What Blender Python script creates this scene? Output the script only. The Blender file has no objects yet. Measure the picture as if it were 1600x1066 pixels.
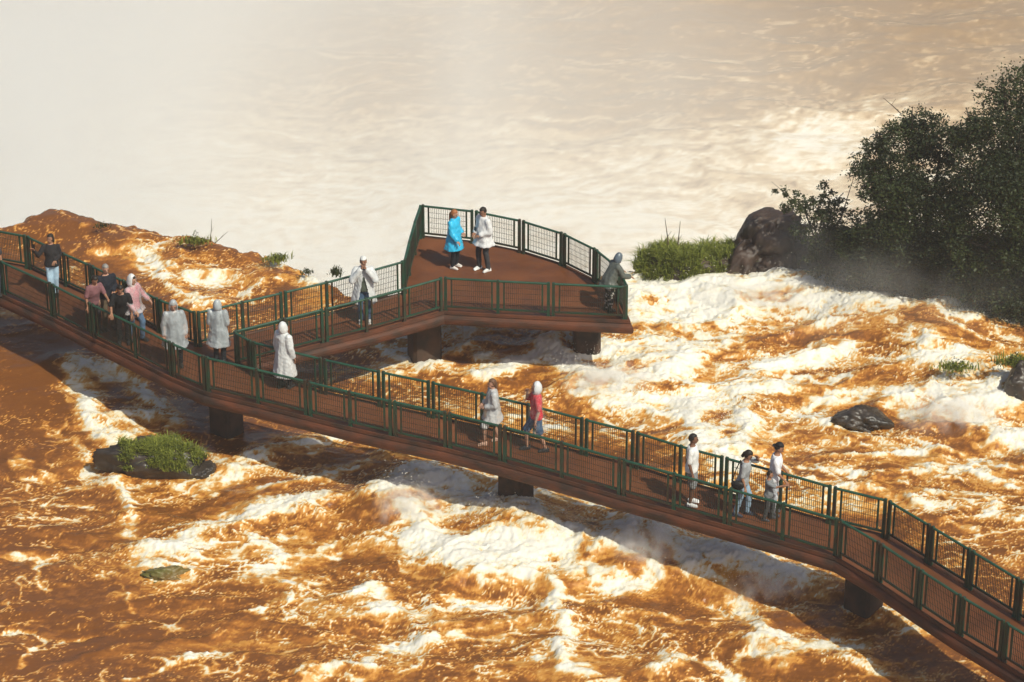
import bpy, bmesh, math, random
import numpy as np
from mathutils import Vector, Matrix, Quaternion

random.seed(7)
rng = np.random.default_rng(11)
R = math.radians
S = bpy.context.scene
COL = S.collection

# ------------------------------------------------------------------ camera
PITCH, FPX, CAMH, W0, H0 = R(27.0), 4573.0, 32.0, 1600.0, 1066.0
cam_d = bpy.data.cameras.new('camera'); cam = bpy.data.objects.new('camera', cam_d)
COL.objects.link(cam)
cam.location = (0, 0, CAMH); cam.rotation_euler = (math.pi/2 - PITCH, 0, 0)
cam_d.sensor_width = 36; cam_d.lens = 36*FPX/W0; cam_d.clip_start = 1; cam_d.clip_end = 3000
S.camera = cam

# ------------------------------------------------------------------ sky, sun, exposure
SUN_EL = R(49); SUN_AZ = math.atan2(0.66, -0.75)
sun_dir = Vector((math.sin(SUN_AZ)*math.cos(SUN_EL), math.cos(SUN_AZ)*math.cos(SUN_EL), math.sin(SUN_EL)))
w = bpy.data.worlds.new('World'); S.world = w; w.use_nodes = True
nt = w.node_tree; bg = nt.nodes['Background']
sky = nt.nodes.new('ShaderNodeTexSky'); sky.sky_type = 'NISHITA'; sky.sun_disc = False
sky.sun_elevation = SUN_EL; sky.sun_rotation = SUN_AZ
sky.air_density = 1.0; sky.dust_density = 3.0
nt.links.new(sky.outputs[0], bg.inputs[0]); bg.inputs[1].default_value = 0.09
sl = bpy.data.lights.new('sun', 'SUN'); so = bpy.data.objects.new('sun', sl); COL.objects.link(so)
sl.energy = 3.9; sl.angle = R(0.6); sl.color = (1.0, 0.985, 0.83)
so.rotation_euler = (-sun_dir).to_track_quat('-Z', 'Y').to_euler(); so.location = (30, 20, 60)
S.view_settings.view_transform = 'Standard'; S.view_settings.look = 'None'
S.view_settings.exposure = 0.08; S.view_settings.gamma = 1.0; S.view_settings.use_curve_mapping = False
S.cycles.max_bounces = 6; S.cycles.volume_bounces = 4; S.cycles.transparent_max_bounces = 12
S.cycles.volume_step_rate = 1.0; S.cycles.use_denoising = True; S.cycles.use_adaptive_sampling = True; S.cycles.adaptive_threshold = 0.025
S.cycles.caustics_reflective = False; S.cycles.caustics_refractive = False

# ------------------------------------------------------------------ helpers
CP, SP = math.cos(PITCH), math.sin(PITCH)
def ray(px, py):
    a = (px - W0/2)/FPX; b = -(py - H0/2)/FPX
    return Vector((a, CP + b*SP, -SP + b*CP))
def at(px, py, z):
    """world point at height z that the surveyed picture position belongs to"""
    d = ray(px, py); t = (z - CAMH)/d.z
    return Vector((d.x*t, d.y*t, z))
def atY(px, py, Y):
    d = ray(px, py); t = Y/d.y
    return Vector((d.x*t, Y, CAMH + d.z*t))
def proj(x, y, z):
    zz = z - CAMH
    dep = y*CP - zz*SP; up = y*SP + zz*CP
    return W0/2 + FPX*x/dep, H0/2 - FPX*up/dep
def pxm(P):
    return FPX/(P.y*CP - (P.z - CAMH)*SP)

def tag(o, label=None, cat=None, group=None, kind=None):
    if label: o['label'] = label
    if cat: o['category'] = cat
    if group: o['group'] = group
    if kind: o['kind'] = kind
    return o
def empty(name, loc=(0,0,0), rz=0.0):
    o = bpy.data.objects.new(name, None); COL.objects.link(o)
    o.location = loc; o.rotation_euler = (0,0,rz); o.empty_display_size = 0.2
    return o
def link(name, me, mat=None, parent=None, smooth=False):
    o = bpy.data.objects.new(name, me); COL.objects.link(o)
    if mat is not None and len(me.materials) == 0: me.materials.append(mat)
    if parent is not None: o.parent = parent
    if smooth and len(me.polygons): me.polygons.foreach_set('use_smooth', np.ones(len(me.polygons), dtype=bool))
    return o
class MB:
    def __init__(s): s.v = []; s.f = []
    def add(s, vs, fs):
        n = len(s.v); s.v += [tuple(v) for v in vs]; s.f += [tuple(i+n for i in f) for f in fs]
    def box(s, c, ax, ay, az):
        """box with centre and three half axis vectors"""
        c, ax, ay, az = Vector(c), Vector(ax), Vector(ay), Vector(az)
        vs = [c + i*ax + j*ay + k*az for k in (-1,1) for j in (-1,1) for i in (-1,1)]
        s.add(vs, [(0,2,3,1),(4,5,7,6),(0,1,5,4),(2,6,7,3),(0,4,6,2),(1,3,7,5)])
    def loft(s, rings, cap=True):
        n = len(rings[0]); b = len(s.v)
        for r in rings: s.v += [tuple(p) for p in r]
        for i in range(len(rings)-1):
            for j in range(n):
                k = (j+1) % n
                s.f.append((b+i*n+j, b+i*n+k, b+(i+1)*n+k, b+(i+1)*n+j))
        if cap:
            s.f.append(tuple(b+j for j in reversed(range(n))))
            m = b+(len(rings)-1)*n
            s.f.append(tuple(m+j for j in range(n)))
    def tube(s, p0, p1, r0, r1, n=8, ends=True):
        p0, p1 = Vector(p0), Vector(p1); d = p1-p0; L = d.length
        if L < 1e-5: d = Vector((0,0,1))
        d.normalize()
        u = d.orthogonal().normalized(); v = d.cross(u)
        prof = []
        if ends:
            for k in (-85,-60,-30): prof.append((r0*math.sin(R(k)), r0*math.cos(R(k))))
        prof += [(0, r0), (L, r1)]
        if ends:
            for k in (30,60,85): prof.append((L + r1*math.sin(R(k)), r1*math.cos(R(k))))
        rings = [[p0 + d*t + (u*math.cos(2*math.pi*i/n) + v*math.sin(2*math.pi*i/n))*r for i in range(n)] for t, r in prof]
        s.loft(rings)
    def path(s, pts, radii, n=6):
        for i in range(len(pts)-1): s.tube(pts[i], pts[i+1], radii[i], radii[i+1], n, ends=False)
    def ellipsoid(s, c, rx, ry, rz, n=14, m=9, rot=None):
        c = Vector(c); rings = []
        for i in range(m+1):
            a = math.pi*(i+0.02)/(m+0.04) - math.pi/2
            ring = []
            for j in range(n):
                t = 2*math.pi*j/n
                p = Vector((rx*math.cos(a)*math.cos(t), ry*math.cos(a)*math.sin(t), rz*math.sin(a)))
                if rot is not None: p = rot @ p
                ring.append(c+p)
            rings.append(ring)
        s.loft(rings)
    def mesh(s, name='mesh'):
        me = bpy.data.meshes.new(name); me.from_pydata(s.v, [], s.f); me.update(); return me
    def build(s, name, mat, parent=None, smooth=False): return link(name, s.mesh(name), mat, parent, smooth)

# --- numpy gradient noise
_perm = [rng.integers(0, 1 << 30, size=(256,256)) for _ in range(3)]
_tabs = []
for k in range(24):
    a = rng.random((256,256))*2*np.pi
    _tabs.append((np.cos(a).astype(np.float32), np.sin(a).astype(np.float32)))
def pn(x, y, seed=0):
    gx, gy = _tabs[seed % 24]
    xf = np.floor(x); yf = np.floor(y)
    fx = (x-xf).astype(np.float32); fy = (y-yf).astype(np.float32)
    xi = xf.astype(np.int32) & 255; yi = yf.astype(np.int32) & 255
    xj = (xi+1) & 255; yj = (yi+1) & 255
    u = fx*fx*fx*(fx*(fx*6-15)+10); v = fy*fy*fy*(fy*(fy*6-15)+10)
    a = gx[xi,yi]*fx + gy[xi,yi]*fy
    b = gx[xj,yi]*(fx-1) + gy[xj,yi]*fy
    c = gx[xi,yj]*fx + gy[xi,yj]*(fy-1)
    d = gx[xj,yj]*(fx-1) + gy[xj,yj]*(fy-1)
    p = a + u*(b-a); q = c + u*(d-c)
    return (p + v*(q-p))*1.5
def fbm(x, y, oct=4, seed=0, gain=0.5):
    r = 0; a = 1.0; t = 0
    for i in range(oct):
        r = r + a*pn(x + 17.3*i, y - 9.1*i, seed+i); t += a
        a *= gain; x = x*2.03; y = y*2.03
    return r/t*1.4
def sst(a, b, x):
    t = np.clip((x-a)/(b-a), 0, 1); return t*t*(3-2*t)

# --- materials
def mat_new(name):
    m = bpy.data.materials.new(name); m.use_nodes = True
    return m, m.node_tree, m.node_tree.nodes['Principled BSDF']
def mat(name, c1, c2=None, rough=0.6, scale=6.0, bump=0.0, bscale=30.0, spec=0.5, metal=0.0, stretch=(1,1,1), detail=5.0, lo=0.35, hi=0.65):
    m, t, p = mat_new(name)
    p.inputs['Roughness'].default_value = rough; p.inputs['Metallic'].default_value = metal
    p.inputs['Specular IOR Level'].default_value = spec
    tc = t.nodes.new('ShaderNodeTexCoord'); mp = t.nodes.new('ShaderNodeMapping'); mp.inputs['Scale'].default_value = stretch
    t.links.new(tc.outputs['Object'], mp.inputs[0])
    if c2 is None: c2 = tuple(x*0.8 for x in c1)
    n = t.nodes.new('ShaderNodeTexNoise'); n.inputs['Scale'].default_value = scale; n.inputs['Detail'].default_value = detail
    t.links.new(mp.outputs[0], n.inputs['Vector'])
    cr = t.nodes.new('ShaderNodeValToRGB')
    cr.color_ramp.elements[0].position = lo; cr.color_ramp.elements[1].position = hi
    cr.color_ramp.elements[0].color = (*c1, 1); cr.color_ramp.elements[1].color = (*c2, 1)
    t.links.new(n.outputs['Fac'], cr.inputs[0]); t.links.new(cr.outputs[0], p.inputs['Base Color'])
    if bump:
        n2 = t.nodes.new('ShaderNodeTexNoise'); n2.inputs['Scale'].default_value = bscale; n2.inputs['Detail'].default_value = 4
        t.links.new(mp.outputs[0], n2.inputs['Vector'])
        b = t.nodes.new('ShaderNodeBump'); b.inputs['Strength'].default_value = bump; b.inputs['Distance'].default_value = 0.02
        t.links.new(n2.outputs['Fac'], b.inputs['Height']); t.links.new(b.outputs[0], p.inputs['Normal'])
    return m
M = {}
M['green'] = mat('green_paint', (0.008,0.048,0.027), (0.015,0.072,0.040), 0.45, 5, 0.1, 60)
M['post'] = mat('worn_green_paint', (0.009,0.048,0.027), (0.034,0.025,0.015), 0.5, 3.0, 0.15, 60, lo=0.42, hi=0.62)
M['wire'] = mat('dark_wire', (0.030,0.026,0.018), (0.018,0.030,0.020), 0.5, 4)
M['beam'] = mat('rusty_beam', (0.115,0.031,0.009), (0.032,0.015,0.008), 0.7, 1.6, 0.3, 25, stretch=(1,1,2.5), detail=8)
M['pier'] = mat('stained_concrete', (0.075,0.038,0.022), (0.024,0.017,0.013), 0.8, 2.2, 0.4, 18, detail=8)
M['rock'] = mat('wet_basalt', (0.055,0.040,0.030), (0.022,0.018,0.015), 0.42, 2.4, 0.8, 9, detail=9)
M['redrock'] = mat('red_basalt', (0.060,0.034,0.023), (0.022,0.016,0.013), 0.55, 1.6, 0.9, 7, detail=9)
M['moss'] = mat('mossy_rock', (0.11,0.105,0.020), (0.16,0.095,0.026), 0.5, 2.5, 0.6, 10, detail=7)
M['moss2'] = mat('wet_mossy_basalt', (0.040,0.045,0.018), (0.020,0.017,0.014), 0.35, 3.0, 0.7, 9, detail=9)
M['soil'] = mat('bank_soil', (0.030,0.034,0.014), (0.045,0.030,0.018), 0.9, 2.0, 0.8, 8, detail=7)
M['bark'] = mat('bark', (0.045,0.032,0.022), (0.022,0.016,0.012), 0.9, 8, 0.5, 30, stretch=(1,1,0.3))
M['twig'] = mat('dead_twig', (0.10,0.065,0.040), (0.055,0.036,0.024), 0.9, 8)

def deck_material():
    m, t, p = mat_new('wet_red_deck')
    tc = t.nodes.new('ShaderNodeTexCoord')
    n = t.nodes.new('ShaderNodeTexNoise'); n.inputs['Scale'].default_value = 0.9; n.inputs['Detail'].default_value = 9; n.inputs['Roughness'].default_value = 0.62
    t.links.new(tc.outputs['Object'], n.inputs['Vector'])
    cr = t.nodes.new('ShaderNodeValToRGB'); e = cr.color_ramp.elements
    e[0].position = 0.33; e[0].color = (0.096,0.034,0.014,1); e[1].position = 0.68; e[1].color = (0.180,0.062,0.024,1)
    t.links.new(n.outputs['Fac'], cr.inputs[0]); t.links.new(cr.outputs[0], p.inputs['Base Color'])
    r = t.nodes.new('ShaderNodeMapRange'); r.inputs[1].default_value = 0.4; r.inputs[2].default_value = 0.62
    r.inputs[3].default_value = 0.30; r.inputs[4].default_value = 0.75; p.inputs['Specular IOR Level'].default_value = 0.25
    t.links.new(n.outputs['Fac'], r.inputs[0]); t.links.new(r.outputs[0], p.inputs['Roughness'])
    n2 = t.nodes.new('ShaderNodeTexNoise'); n2.inputs['Scale'].default_value = 28; n2.inputs['Detail'].default_value = 4
    t.links.new(tc.outputs['Object'], n2.inputs['Vector'])
    b = t.nodes.new('ShaderNodeBump'); b.inputs['Strength'].default_value = 0.25; b.inputs['Distance'].default_value = 0.01
    t.links.new(n2.outputs['Fac'], b.inputs['Height']); t.links.new(b.outputs[0], p.inputs['Normal'])
    return m
M['deck'] = deck_material()

def leaf_material(name, c1, c2, trans=0.15):
    m, t, p = mat_new(name)
    at_ = t.nodes.new('ShaderNodeAttribute'); at_.attribute_name = 'tone'
    cr = t.nodes.new('ShaderNodeValToRGB'); e = cr.color_ramp.elements
    e[0].color = (*c1,1); e[1].color = (*c2,1)
    t.links.new(at_.outputs['Fac'], cr.inputs[0]); t.links.new(cr.outputs[0], p.inputs['Base Color'])
    p.inputs['Roughness'].default_value = 0.55; p.inputs['Specular IOR Level'].default_value = 0.35
    tr = t.nodes.new('ShaderNodeBsdfTranslucent'); t.links.new(cr.outputs[0], tr.inputs[0])
    mx = t.nodes.new('ShaderNodeMixShader'); mx.inputs[0].default_value = trans
    t.links.new(p.outputs[0], mx.inputs[1]); t.links.new(tr.outputs[0], mx.inputs[2])
    t.links.new(mx.outputs[0], t.nodes['Material Output'].inputs[0])
    return m
M['leaf'] = leaf_material('dark_leaves', (0.009,0.015,0.005), (0.050,0.066,0.016))
M['leaf2'] = leaf_material('shrub_leaves', (0.013,0.021,0.007), (0.058,0.074,0.018))
M['grass'] = leaf_material('grass_blades', (0.050,0.080,0.012), (0.36,0.38,0.060), 0.35)
M['grassd'] = leaf_material('dull_grass_blades', (0.016,0.026,0.008), (0.075,0.085,0.022), 0.3)

def water_material(name, cols, fine=1.0, fscale=7.0, amp=0.30):
    m, t, p = mat_new(name)
    tc = t.nodes.new('ShaderNodeTexCoord')
    mp = t.nodes.new('ShaderNodeMapping'); mp.inputs['Scale'].default_value = (0.55, 1.5, 1.0)
    t.links.new(tc.outputs['Object'], mp.inputs[0])
    n = t.nodes.new('ShaderNodeTexNoise'); n.inputs['Scale'].default_value = fscale; n.inputs['Detail'].default_value = 6
    n.inputs['Roughness'].default_value = 0.72; n.inputs['Distortion'].default_value = 0.9
    t.links.new(mp.outputs[0], n.inputs['Vector'])
    a = t.nodes.new('ShaderNodeAttribute'); a.attribute_name = 'foam'
    s0 = t.nodes.new('ShaderNodeMath'); s0.operation = 'SUBTRACT'; s0.inputs[1].default_value = 0.5; t.links.new(n.outputs['Fac'], s0.inputs[0])
    sa = t.nodes.new('ShaderNodeMath'); sa.operation = 'MULTIPLY_ADD'; sa.inputs[1].default_value = amp*2.6; sa.inputs[2].default_value = amp*0.5
    t.links.new(a.outputs['Fac'], sa.inputs[0])
    s = t.nodes.new('ShaderNodeMath'); s.operation = 'MULTIPLY'; t.links.new(s0.outputs[0], s.inputs[0]); t.links.new(sa.outputs[0], s.inputs[1])
    ad = t.nodes.new('ShaderNodeMath'); ad.operation = 'ADD'; ad.use_clamp = True
    t.links.new(a.outputs['Fac'], ad.inputs[0]); t.links.new(s.outputs[0], ad.inputs[1])
    cr = t.nodes.new('ShaderNodeValToRGB'); r = cr.color_ramp
    while len(r.elements) < len(cols): r.elements.new(0.5)
    for e, (pos, c) in zip(r.elements, cols): e.position = pos; e.color = (*c, 1)
    t.links.new(ad.outputs[0], cr.inputs[0]); t.links.new(cr.outputs[0], p.inputs['Base Color'])
    mr = t.nodes.new('ShaderNodeMapRange'); mr.inputs[1].default_value = 0.2; mr.inputs[2].default_value = 0.7
    mr.inputs[3].default_value = 0.22; mr.inputs[4].default_value = 0.85
    t.links.new(ad.outputs[0], mr.inputs[0]); t.links.new(mr.outputs[0], p.inputs['Roughness'])
    p.inputs['Specular IOR Level'].default_value = 0.22
    n2 = t.nodes.new('ShaderNodeTexNoise'); n2.inputs['Scale'].default_value = 14*fine; n2.inputs['Detail'].default_value = 5
    n2.inputs['Roughness'].default_value = 0.6
    t.links.new(mp.outputs[0], n2.inputs['Vector'])
    b = t.nodes.new('ShaderNodeBump'); b.inputs['Strength'].default_value = 0.3; b.inputs['Distance'].default_value = 0.03/fine
    t.links.new(n2.outputs['Fac'], b.inputs['Height']); t.links.new(b.outputs[0], p.inputs['Normal'])
    return m
M['water'] = water_material('silty_rapids', [
    (0.00,(0.165,0.060,0.016)), (0.18,(0.315,0.115,0.024)), (0.33,(0.50,0.220,0.042)), (0.45,(0.58,0.300,0.080)),
    (0.56,(0.66,0.51,0.29)), (0.68,(0.70,0.63,0.48)), (0.95,(0.745,0.71,0.635))])
M['basin'] = water_material('silty_pool', [
    (0.00,(0.27,0.155,0.062)), (0.30,(0.40,0.25,0.115)), (0.55,(0.62,0.47,0.29)), (0.78,(0.78,0.69,0.55)), (1.00,(0.86,0.81,0.72))],
    fine=0.3, fscale=2.6, amp=0.40)

# ------------------------------------------------------------------ rapids (upper shelf)
WZ = -1.9
def axis(*segs):
    out = []
    for a, b, n in segs: out.append(np.linspace(a, b, n, endpoint=False))
    out.append(np.array([segs[-1][1]])); return np.concatenate(out)
def grid_mesh(name, xs, ys, Z, mat_, foam=None, extra=None, drop=None):
    nx, ny = len(xs), len(ys)
    X, Y = np.meshgrid(xs, ys)
    co = np.stack([X, Y, Z], -1).reshape(-1,3).astype(np.float32)
    if extra is not None: co[:, :2] += extra.reshape(-1,2)
    me = bpy.data.meshes.new(name)
    idx = np.arange(nx*ny).reshape(ny, nx)
    q = np.stack([idx[:-1,:-1], idx[:-1,1:], idx[1:,1:], idx[1:,:-1]], -1).reshape(-1,4).astype(np.int32)
    me.vertices.add(len(co)); me.vertices.foreach_set('co', co.ravel())
    me.loops.add(q.size); me.loops.foreach_set('vertex_index', q.ravel())
    me.polygons.add(len(q)); me.polygons.foreach_set('loop_start', np.arange(0, q.size, 4, dtype=np.int32))
    me.polygons.foreach_set('use_smooth', np.ones(len(q), dtype=bool))
    me.update()
    if foam is not None:
        at_ = me.attributes.new('foam', 'FLOAT', 'POINT'); at_.data.foreach_set('value', foam.ravel().astype(np.float32))
    return link(name, me, mat_)

LIP = [(-900,330),(-300,345),(-60,350),(20,346),(75,331),(110,340),(150,346),(200,355),(290,368),(360,384),(420,398),(480,420),(530,438),
       (620,452),(720,455),(860,440),(1000,418),(1100,400),(1230,380),(1700,360),(2500,360)]
lipw = [at(px, py, -1.45) for px, py in LIP]
lip_x = np.array([p.x for p in lipw]); lip_y = np.array([p.y for p in lipw])

# foam crests surveyed in picture positions: (points, radius, strength, height)
ST = [
 ([(112,590),(128,632),(165,680),(200,690)], 20, 1.2, .16), ([(125,588),(195,598),(240,636),(268,662)], 19, 1.2, .20),
 ([(150,672),(205,655),(262,664)], 16, 1.0, .10),
 ([(30,712),(60,738),(96,756),(150,752)], 9, .62, .05), ([(70,665),(110,690),(150,735)], 9, .55, .05),
 ([(120,748),(200,752),(270,765),(340,770)], 10, .7, .06), ([(335,752),(380,728),(440,708),(480,702)], 15, .98, .16),
 ([(180,752),(200,785),(205,830),(240,862),(285,872)], 11, .8, .10), ([(60,785),(130,790),(190,800)], 7, .55, .04),
 ([(230,878),(280,866),(330,838),(400,812),(470,800),(500,796)], 24, 1.05, .22), ([(330,830),(420,850),(440,880),(400,900)], 16, .85, .1),
 ([(420,790),(470,806),(560,792),(605,800)], 12, .8, .10), ([(400,764),(470,752),(530,744),(570,732)], 9, .85, .10),
 ([(420,705),(460,710)], 9, .7, .1), ([(450,760),(500,738),(560,738)], 7, .7, .06),
 ([(612,788),(650,764),(690,772),(740,800),(800,815),(850,835)], 34, 1.25, .66), ([(640,812),(670,850),(720,872),(790,872),(870,880)], 34, 1.25, .36),
 ([(800,830),(870,862),(930,872),(975,862)], 34, 1.15, .34), ([(680,880),(760,905),(830,900),(890,905)], 20, .9, .12),
 ([(866,925),(874,962),(884,990),(880,1020),(900,1050),(925,1062)], 13, 1.1, .30),
 ([(970,870),(1000,838),(1020,836),(1042,872),(1090,892),(1150,898)], 26, 1.15, .75), ([(900,900),(960,920),(1010,905)], 22, .95, .12),
 ([(1130,886),(1180,900),(1230,910),(1250,916)], 20, 1.1, .30),
 ([(1155,955),(1180,978),(1190,1008),(1240,1012),(1310,1012),(1340,1026)], 17, 1.05, .24), ([(1170,1010),(1210,1030),(1250,1024)], 14, .9, .1),
 ([(1030,1046),(1070,1030),(1120,1040),(1150,1066)], 16, .95, .16), ([(1300,1030),(1360,1046),(1400,1052)], 12, .8, .1),
 ([(1110,945),(1140,965),(1100,975),(1010,960),(940,950)], 8, .6, .05),
 ([(1150,858),(1220,884),(1290,912),(1370,944),(1440,984)], 18, .60, .20), ([(840,770),(930,806),(1020,838),(1120,868)], 18, .42, .08),  # under the bridge: foam weakened here and on the next line to deepen its shadow
 ([(600,716),(660,722),(720,742),(770,772)], 20, .50, .14), ([(430,690),(520,696),(600,712)], 14, .5, .05),
 ([(-10,498),(40,512),(80,526)], 22, .6, .15), ([(90,540),(180,565),(260,600)], 12, .35, .03),
 ([(560,930),(600,926),(615,942),(585,950)], 12, .95, .16), ([(410,955),(450,948),(455,936)], 8, .8, .08),
 ([(600,1008),(640,1014),(690,1004)], 10, .85, .10), ([(460,1060),(520,1050),(590,1046)], 10, .9, .12),
 ([(430,905),(470,915),(510,905)], 9, .7, .06), ([(490,800),(450,840),(520,850),(470,870)], 10, .7, .06), ([(420,872),(480,876),(520,866)], 7, .8, .05),
 ([(720,940),(800,945),(860,960)], 10, .6, .04), ([(700,985),(780,1000),(850,1030)], 9, .55, .04),
 ([(0,870),(40,865),(80,872)], 5, .6, .03), ([(58,872),(70,905),(88,920)], 4, .8, .05), ([(10,985),(50,980),(66,998),(45,1022),(28,1036)], 4, .85, .06),
 ([(90,1000),(150,990),(200,975)], 4, .55, .02), ([(195,1064),(235,1052),(280,1030),(340,1018)], 5, .9, .06), ([(350,960),(400,955)], 4, .8, .05),
 ([(180,935),(205,940),(210,955)], 5, .6, .03),
 # upper right
 ([(985,462),(1060,455),(1140,452),(1220,442),(1300,456),(1370,482)], 34, 1.2, .30), ([(990,505),(1060,500),(1120,490)], 34, 1.12, .26),
 ([(862,548),(880,582),(930,602),(990,606),(1040,592),(1075,580)], 22, 1.3, .40), ([(900,545),(960,562),(1020,572)], 24, .95, .22),
 ([(1000,540),(1080,560),(1140,540)], 22, .9, .14), ([(1180,500),(1260,490),(1340,500),(1400,508)], 18, .9, .14),
 ([(606,545),(625,566),(680,584),(760,590),(830,570),(870,552)], 13, .98, .20), ([(690,560),(740,548),(770,560)], 10, .8, .12), ([(640,575),(590,570),(560,580)], 9, .55, .04),
 ([(1090,640),(1082,668),(1110,700),(1150,728),(1172,700),(1160,655)], 24, 1.15, .34), ([(1110,640),(1160,620),(1230,596)], 16, .8, .12),
 ([(1060,600),(1090,625)], 14, .8, .1), ([(1200,580),(1270,566),(1330,548)], 12, .75, .1), ([(1240,640),(1290,622),(1360,612)], 10, .6, .06),
 ([(1440,566),(1500,590),(1560,612)], 34, 1.02, .30), ([(1400,630),(1440,655),(1500,650),(1560,640)], 26, 1.05, .24), ([(1470,620),(1540,600),(1600,620)], 24, .9, .2),
 ([(1370,480),(1420,500),(1470,516),(1520,520)], 12, .95, .1), ([(1440,528),(1500,545),(1560,560)], 9, .8, .05),
 ([(640,556),(690,560)], 12, .8, .08), ([(890,540),(945,538)], 12, .9, .1), ([(775,785),(840,790)], 10, .8, .06),
 ([(1530,672),(1560,698),(1640,705)], 24, 1.25, .36), ([(1480,500),(1540,508),(1640,520)], 16, 1.1, .2),
 ([(1240,705),(1330,712),(1440,708),(1600,740)], 7, .7, .06), ([(1240,735),(1330,740),(1440,760),(1560,790)], 8, .65, .05),
 ([(1290,765),(1380,770),(1440,790),(1520,830)], 9, .6, .05), ([(1550,800),(1580,815),(1620,810)], 10, .9, .1), ([(1430,740),(1520,735),(1600,765)], 7, .6, .05),
 ([(700,640),(800,650),(880,668)], 8, .55, .05), ([(520,570),(600,590),(680,600)], 10, .5, .05), ([(940,640),(1020,650),(1080,660)], 9, .6, .05),
 ([(900,620),(980,635),(1060,625)], 8, .6, .05), ([(700,520),(800,530),(880,520)], 22, .42, .1), ([(560,540),(620,530)], 16, .45, .05),
 # upper left
 ([(215,400),(240,418),(252,445),(290,470),(330,482)], 15, 1.0, .18), ([(150,404),(200,402),(250,396),(280,380)], 8, .6, .06),
 ([(255,430),(300,410),(340,420)], 9, .65, .06), ([(330,470),(400,452),(480,440),(560,436)], 12, .62, .06), ([(120,356),(100,346),(60,348)], 5, .6, .02),
 ([(135,372),(165,374)], 5, .7, .04), ([(420,420),(480,432),(540,440)], 8, .55, .04), ([(300,440),(360,436)], 12, .6, .05),
]
# broad zones: (cx, cy, rx, ry, base density)
ZN = [(30,600,110,90,-.26), (60,555,150,40,-.26), (120,960,300,160,-.02), (60,860,160,90,.06), (600,960,300,160,.34), (300,800,240,90,.20),
      (760,960,260,150,.18), (1130,960,240,100,.22), (1400,1000,160,70,.02), (1400,770,330,100,.38), (1220,610,300,120,.46), (1130,505,260,80,.44),
      (900,640,260,60,.22), (700,560,200,60,.26), (100,376,140,34,-.18), (400,430,220,46,.26), (330,660,140,40,-.16), (480,640,180,40,-.25),
      (1360,545,90,22,-.06), (1330,690,140,22,-.05), (1060,1000,130,50,-.05), (520,745,120,30,.05), (1440,550,60,26,-.2)]
# raised shelves of the river bed: (cx, cy, rx, ry, height)
HB = [(20,550,240,75,.65), (1500,520,190,60,.75), (1300,480,180,45,.35), (80,352,120,34,.55), (260,380,170,30,.40), (440,415,120,24,.20), (740,900,90,22,.15), (1440,560,70,30,.25), (255,905,42,16,.10)]

xs = axis((-140,-20,16), (-20,-15.2,24), (-15.2,15.2,900), (15.2,20,24), (20,140,16))
ys = axis((8,46,16), (46,50,16), (50,74,540), (74,80,60), (80,86,8))
X, Y = np.meshgrid(xs, ys)
lipY = np.interp(X, lip_x, lip_y)
PX, PY = proj(X, Y, WZ)
wx = fbm(X*0.55, Y*0.75, 4, 2); wy = fbm(X*0.55+40, Y*0.75+11, 4, 5)
w3 = fbm(X*2.0, Y*2.7, 3, 6); w4 = fbm(X*2.0+9, Y*2.7+5, 3, 7)
QX = PX + 22*wx + 12*w3; QY = PY + 12*wy + 6*w4
D = np.full(X.shape, 0.16); HT = np.zeros(X.shape); DS = np.zeros(X.shape)
for cx, cy, rx, ry, s in ZN: D += s*np.exp(-((QX-cx)/rx)**2 - ((QY-cy)/ry)**2)
for cx, cy, rx, ry, h in HB: HT += h*np.exp(-((QX-cx)/rx)**2 - ((QY-cy)/ry)**2)
crest = np.zeros(X.shape)
for pts, rad, st, hh in ST:
    best = np.full(X.shape, 1e9)
    x0, x1 = min(p[0] for p in pts)-4*rad-40, max(p[0] for p in pts)+4*rad+40
    y0, y1 = min(p[1] for p in pts)-4*rad-30, max(p[1] for p in pts)+4*rad+30
    sel = np.where((QX > x0) & (QX < x1) & (QY > y0) & (QY < y1))
    if len(sel[0]) == 0: continue
    qx, qy = QX[sel], QY[sel]; b = np.full(qx.shape, 1e9)
    for (ax, ay), (bx, by) in zip(pts[:-1], pts[1:]):
        dx, dy = bx-ax, (by-ay)*1.5; L2 = dx*dx + dy*dy + 1e-6
        t = np.clip(((qx-ax)*dx + (qy-ay)*1.5*dy)/L2, 0, 1)
        b = np.minimum(b, np.hypot(qx-ax-t*dx, (qy-ay)*1.5-t*dy))
    g = np.exp(-(b/rad)**2*0.8); gw = np.exp(-(b/(rad*1.6))**2)
    DS[sel] = np.maximum(DS[sel], st*g*(0.92 + 0.34*w3[sel]))
    HT[sel] += hh*gw; crest[sel] = np.maximum(crest[sel], gw*st)
def blur(A, kx, ky):
    for ax, kk in ((1, kx), (0, ky)):
        for _ in range(2):
            P_ = np.cumsum(np.concatenate([np.repeat(np.take(A, [0], ax), kk+1, ax), A, np.repeat(np.take(A, [-1], ax), kk, ax)], ax), ax)
            n_ = A.shape[ax]; A = (np.take(P_, np.arange(2*kk+1, 2*kk+1+n_), ax) - np.take(P_, np.arange(0, n_), ax))/(2*kk+1)
    return A
HT = blur(HT, 9, 5)
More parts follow.
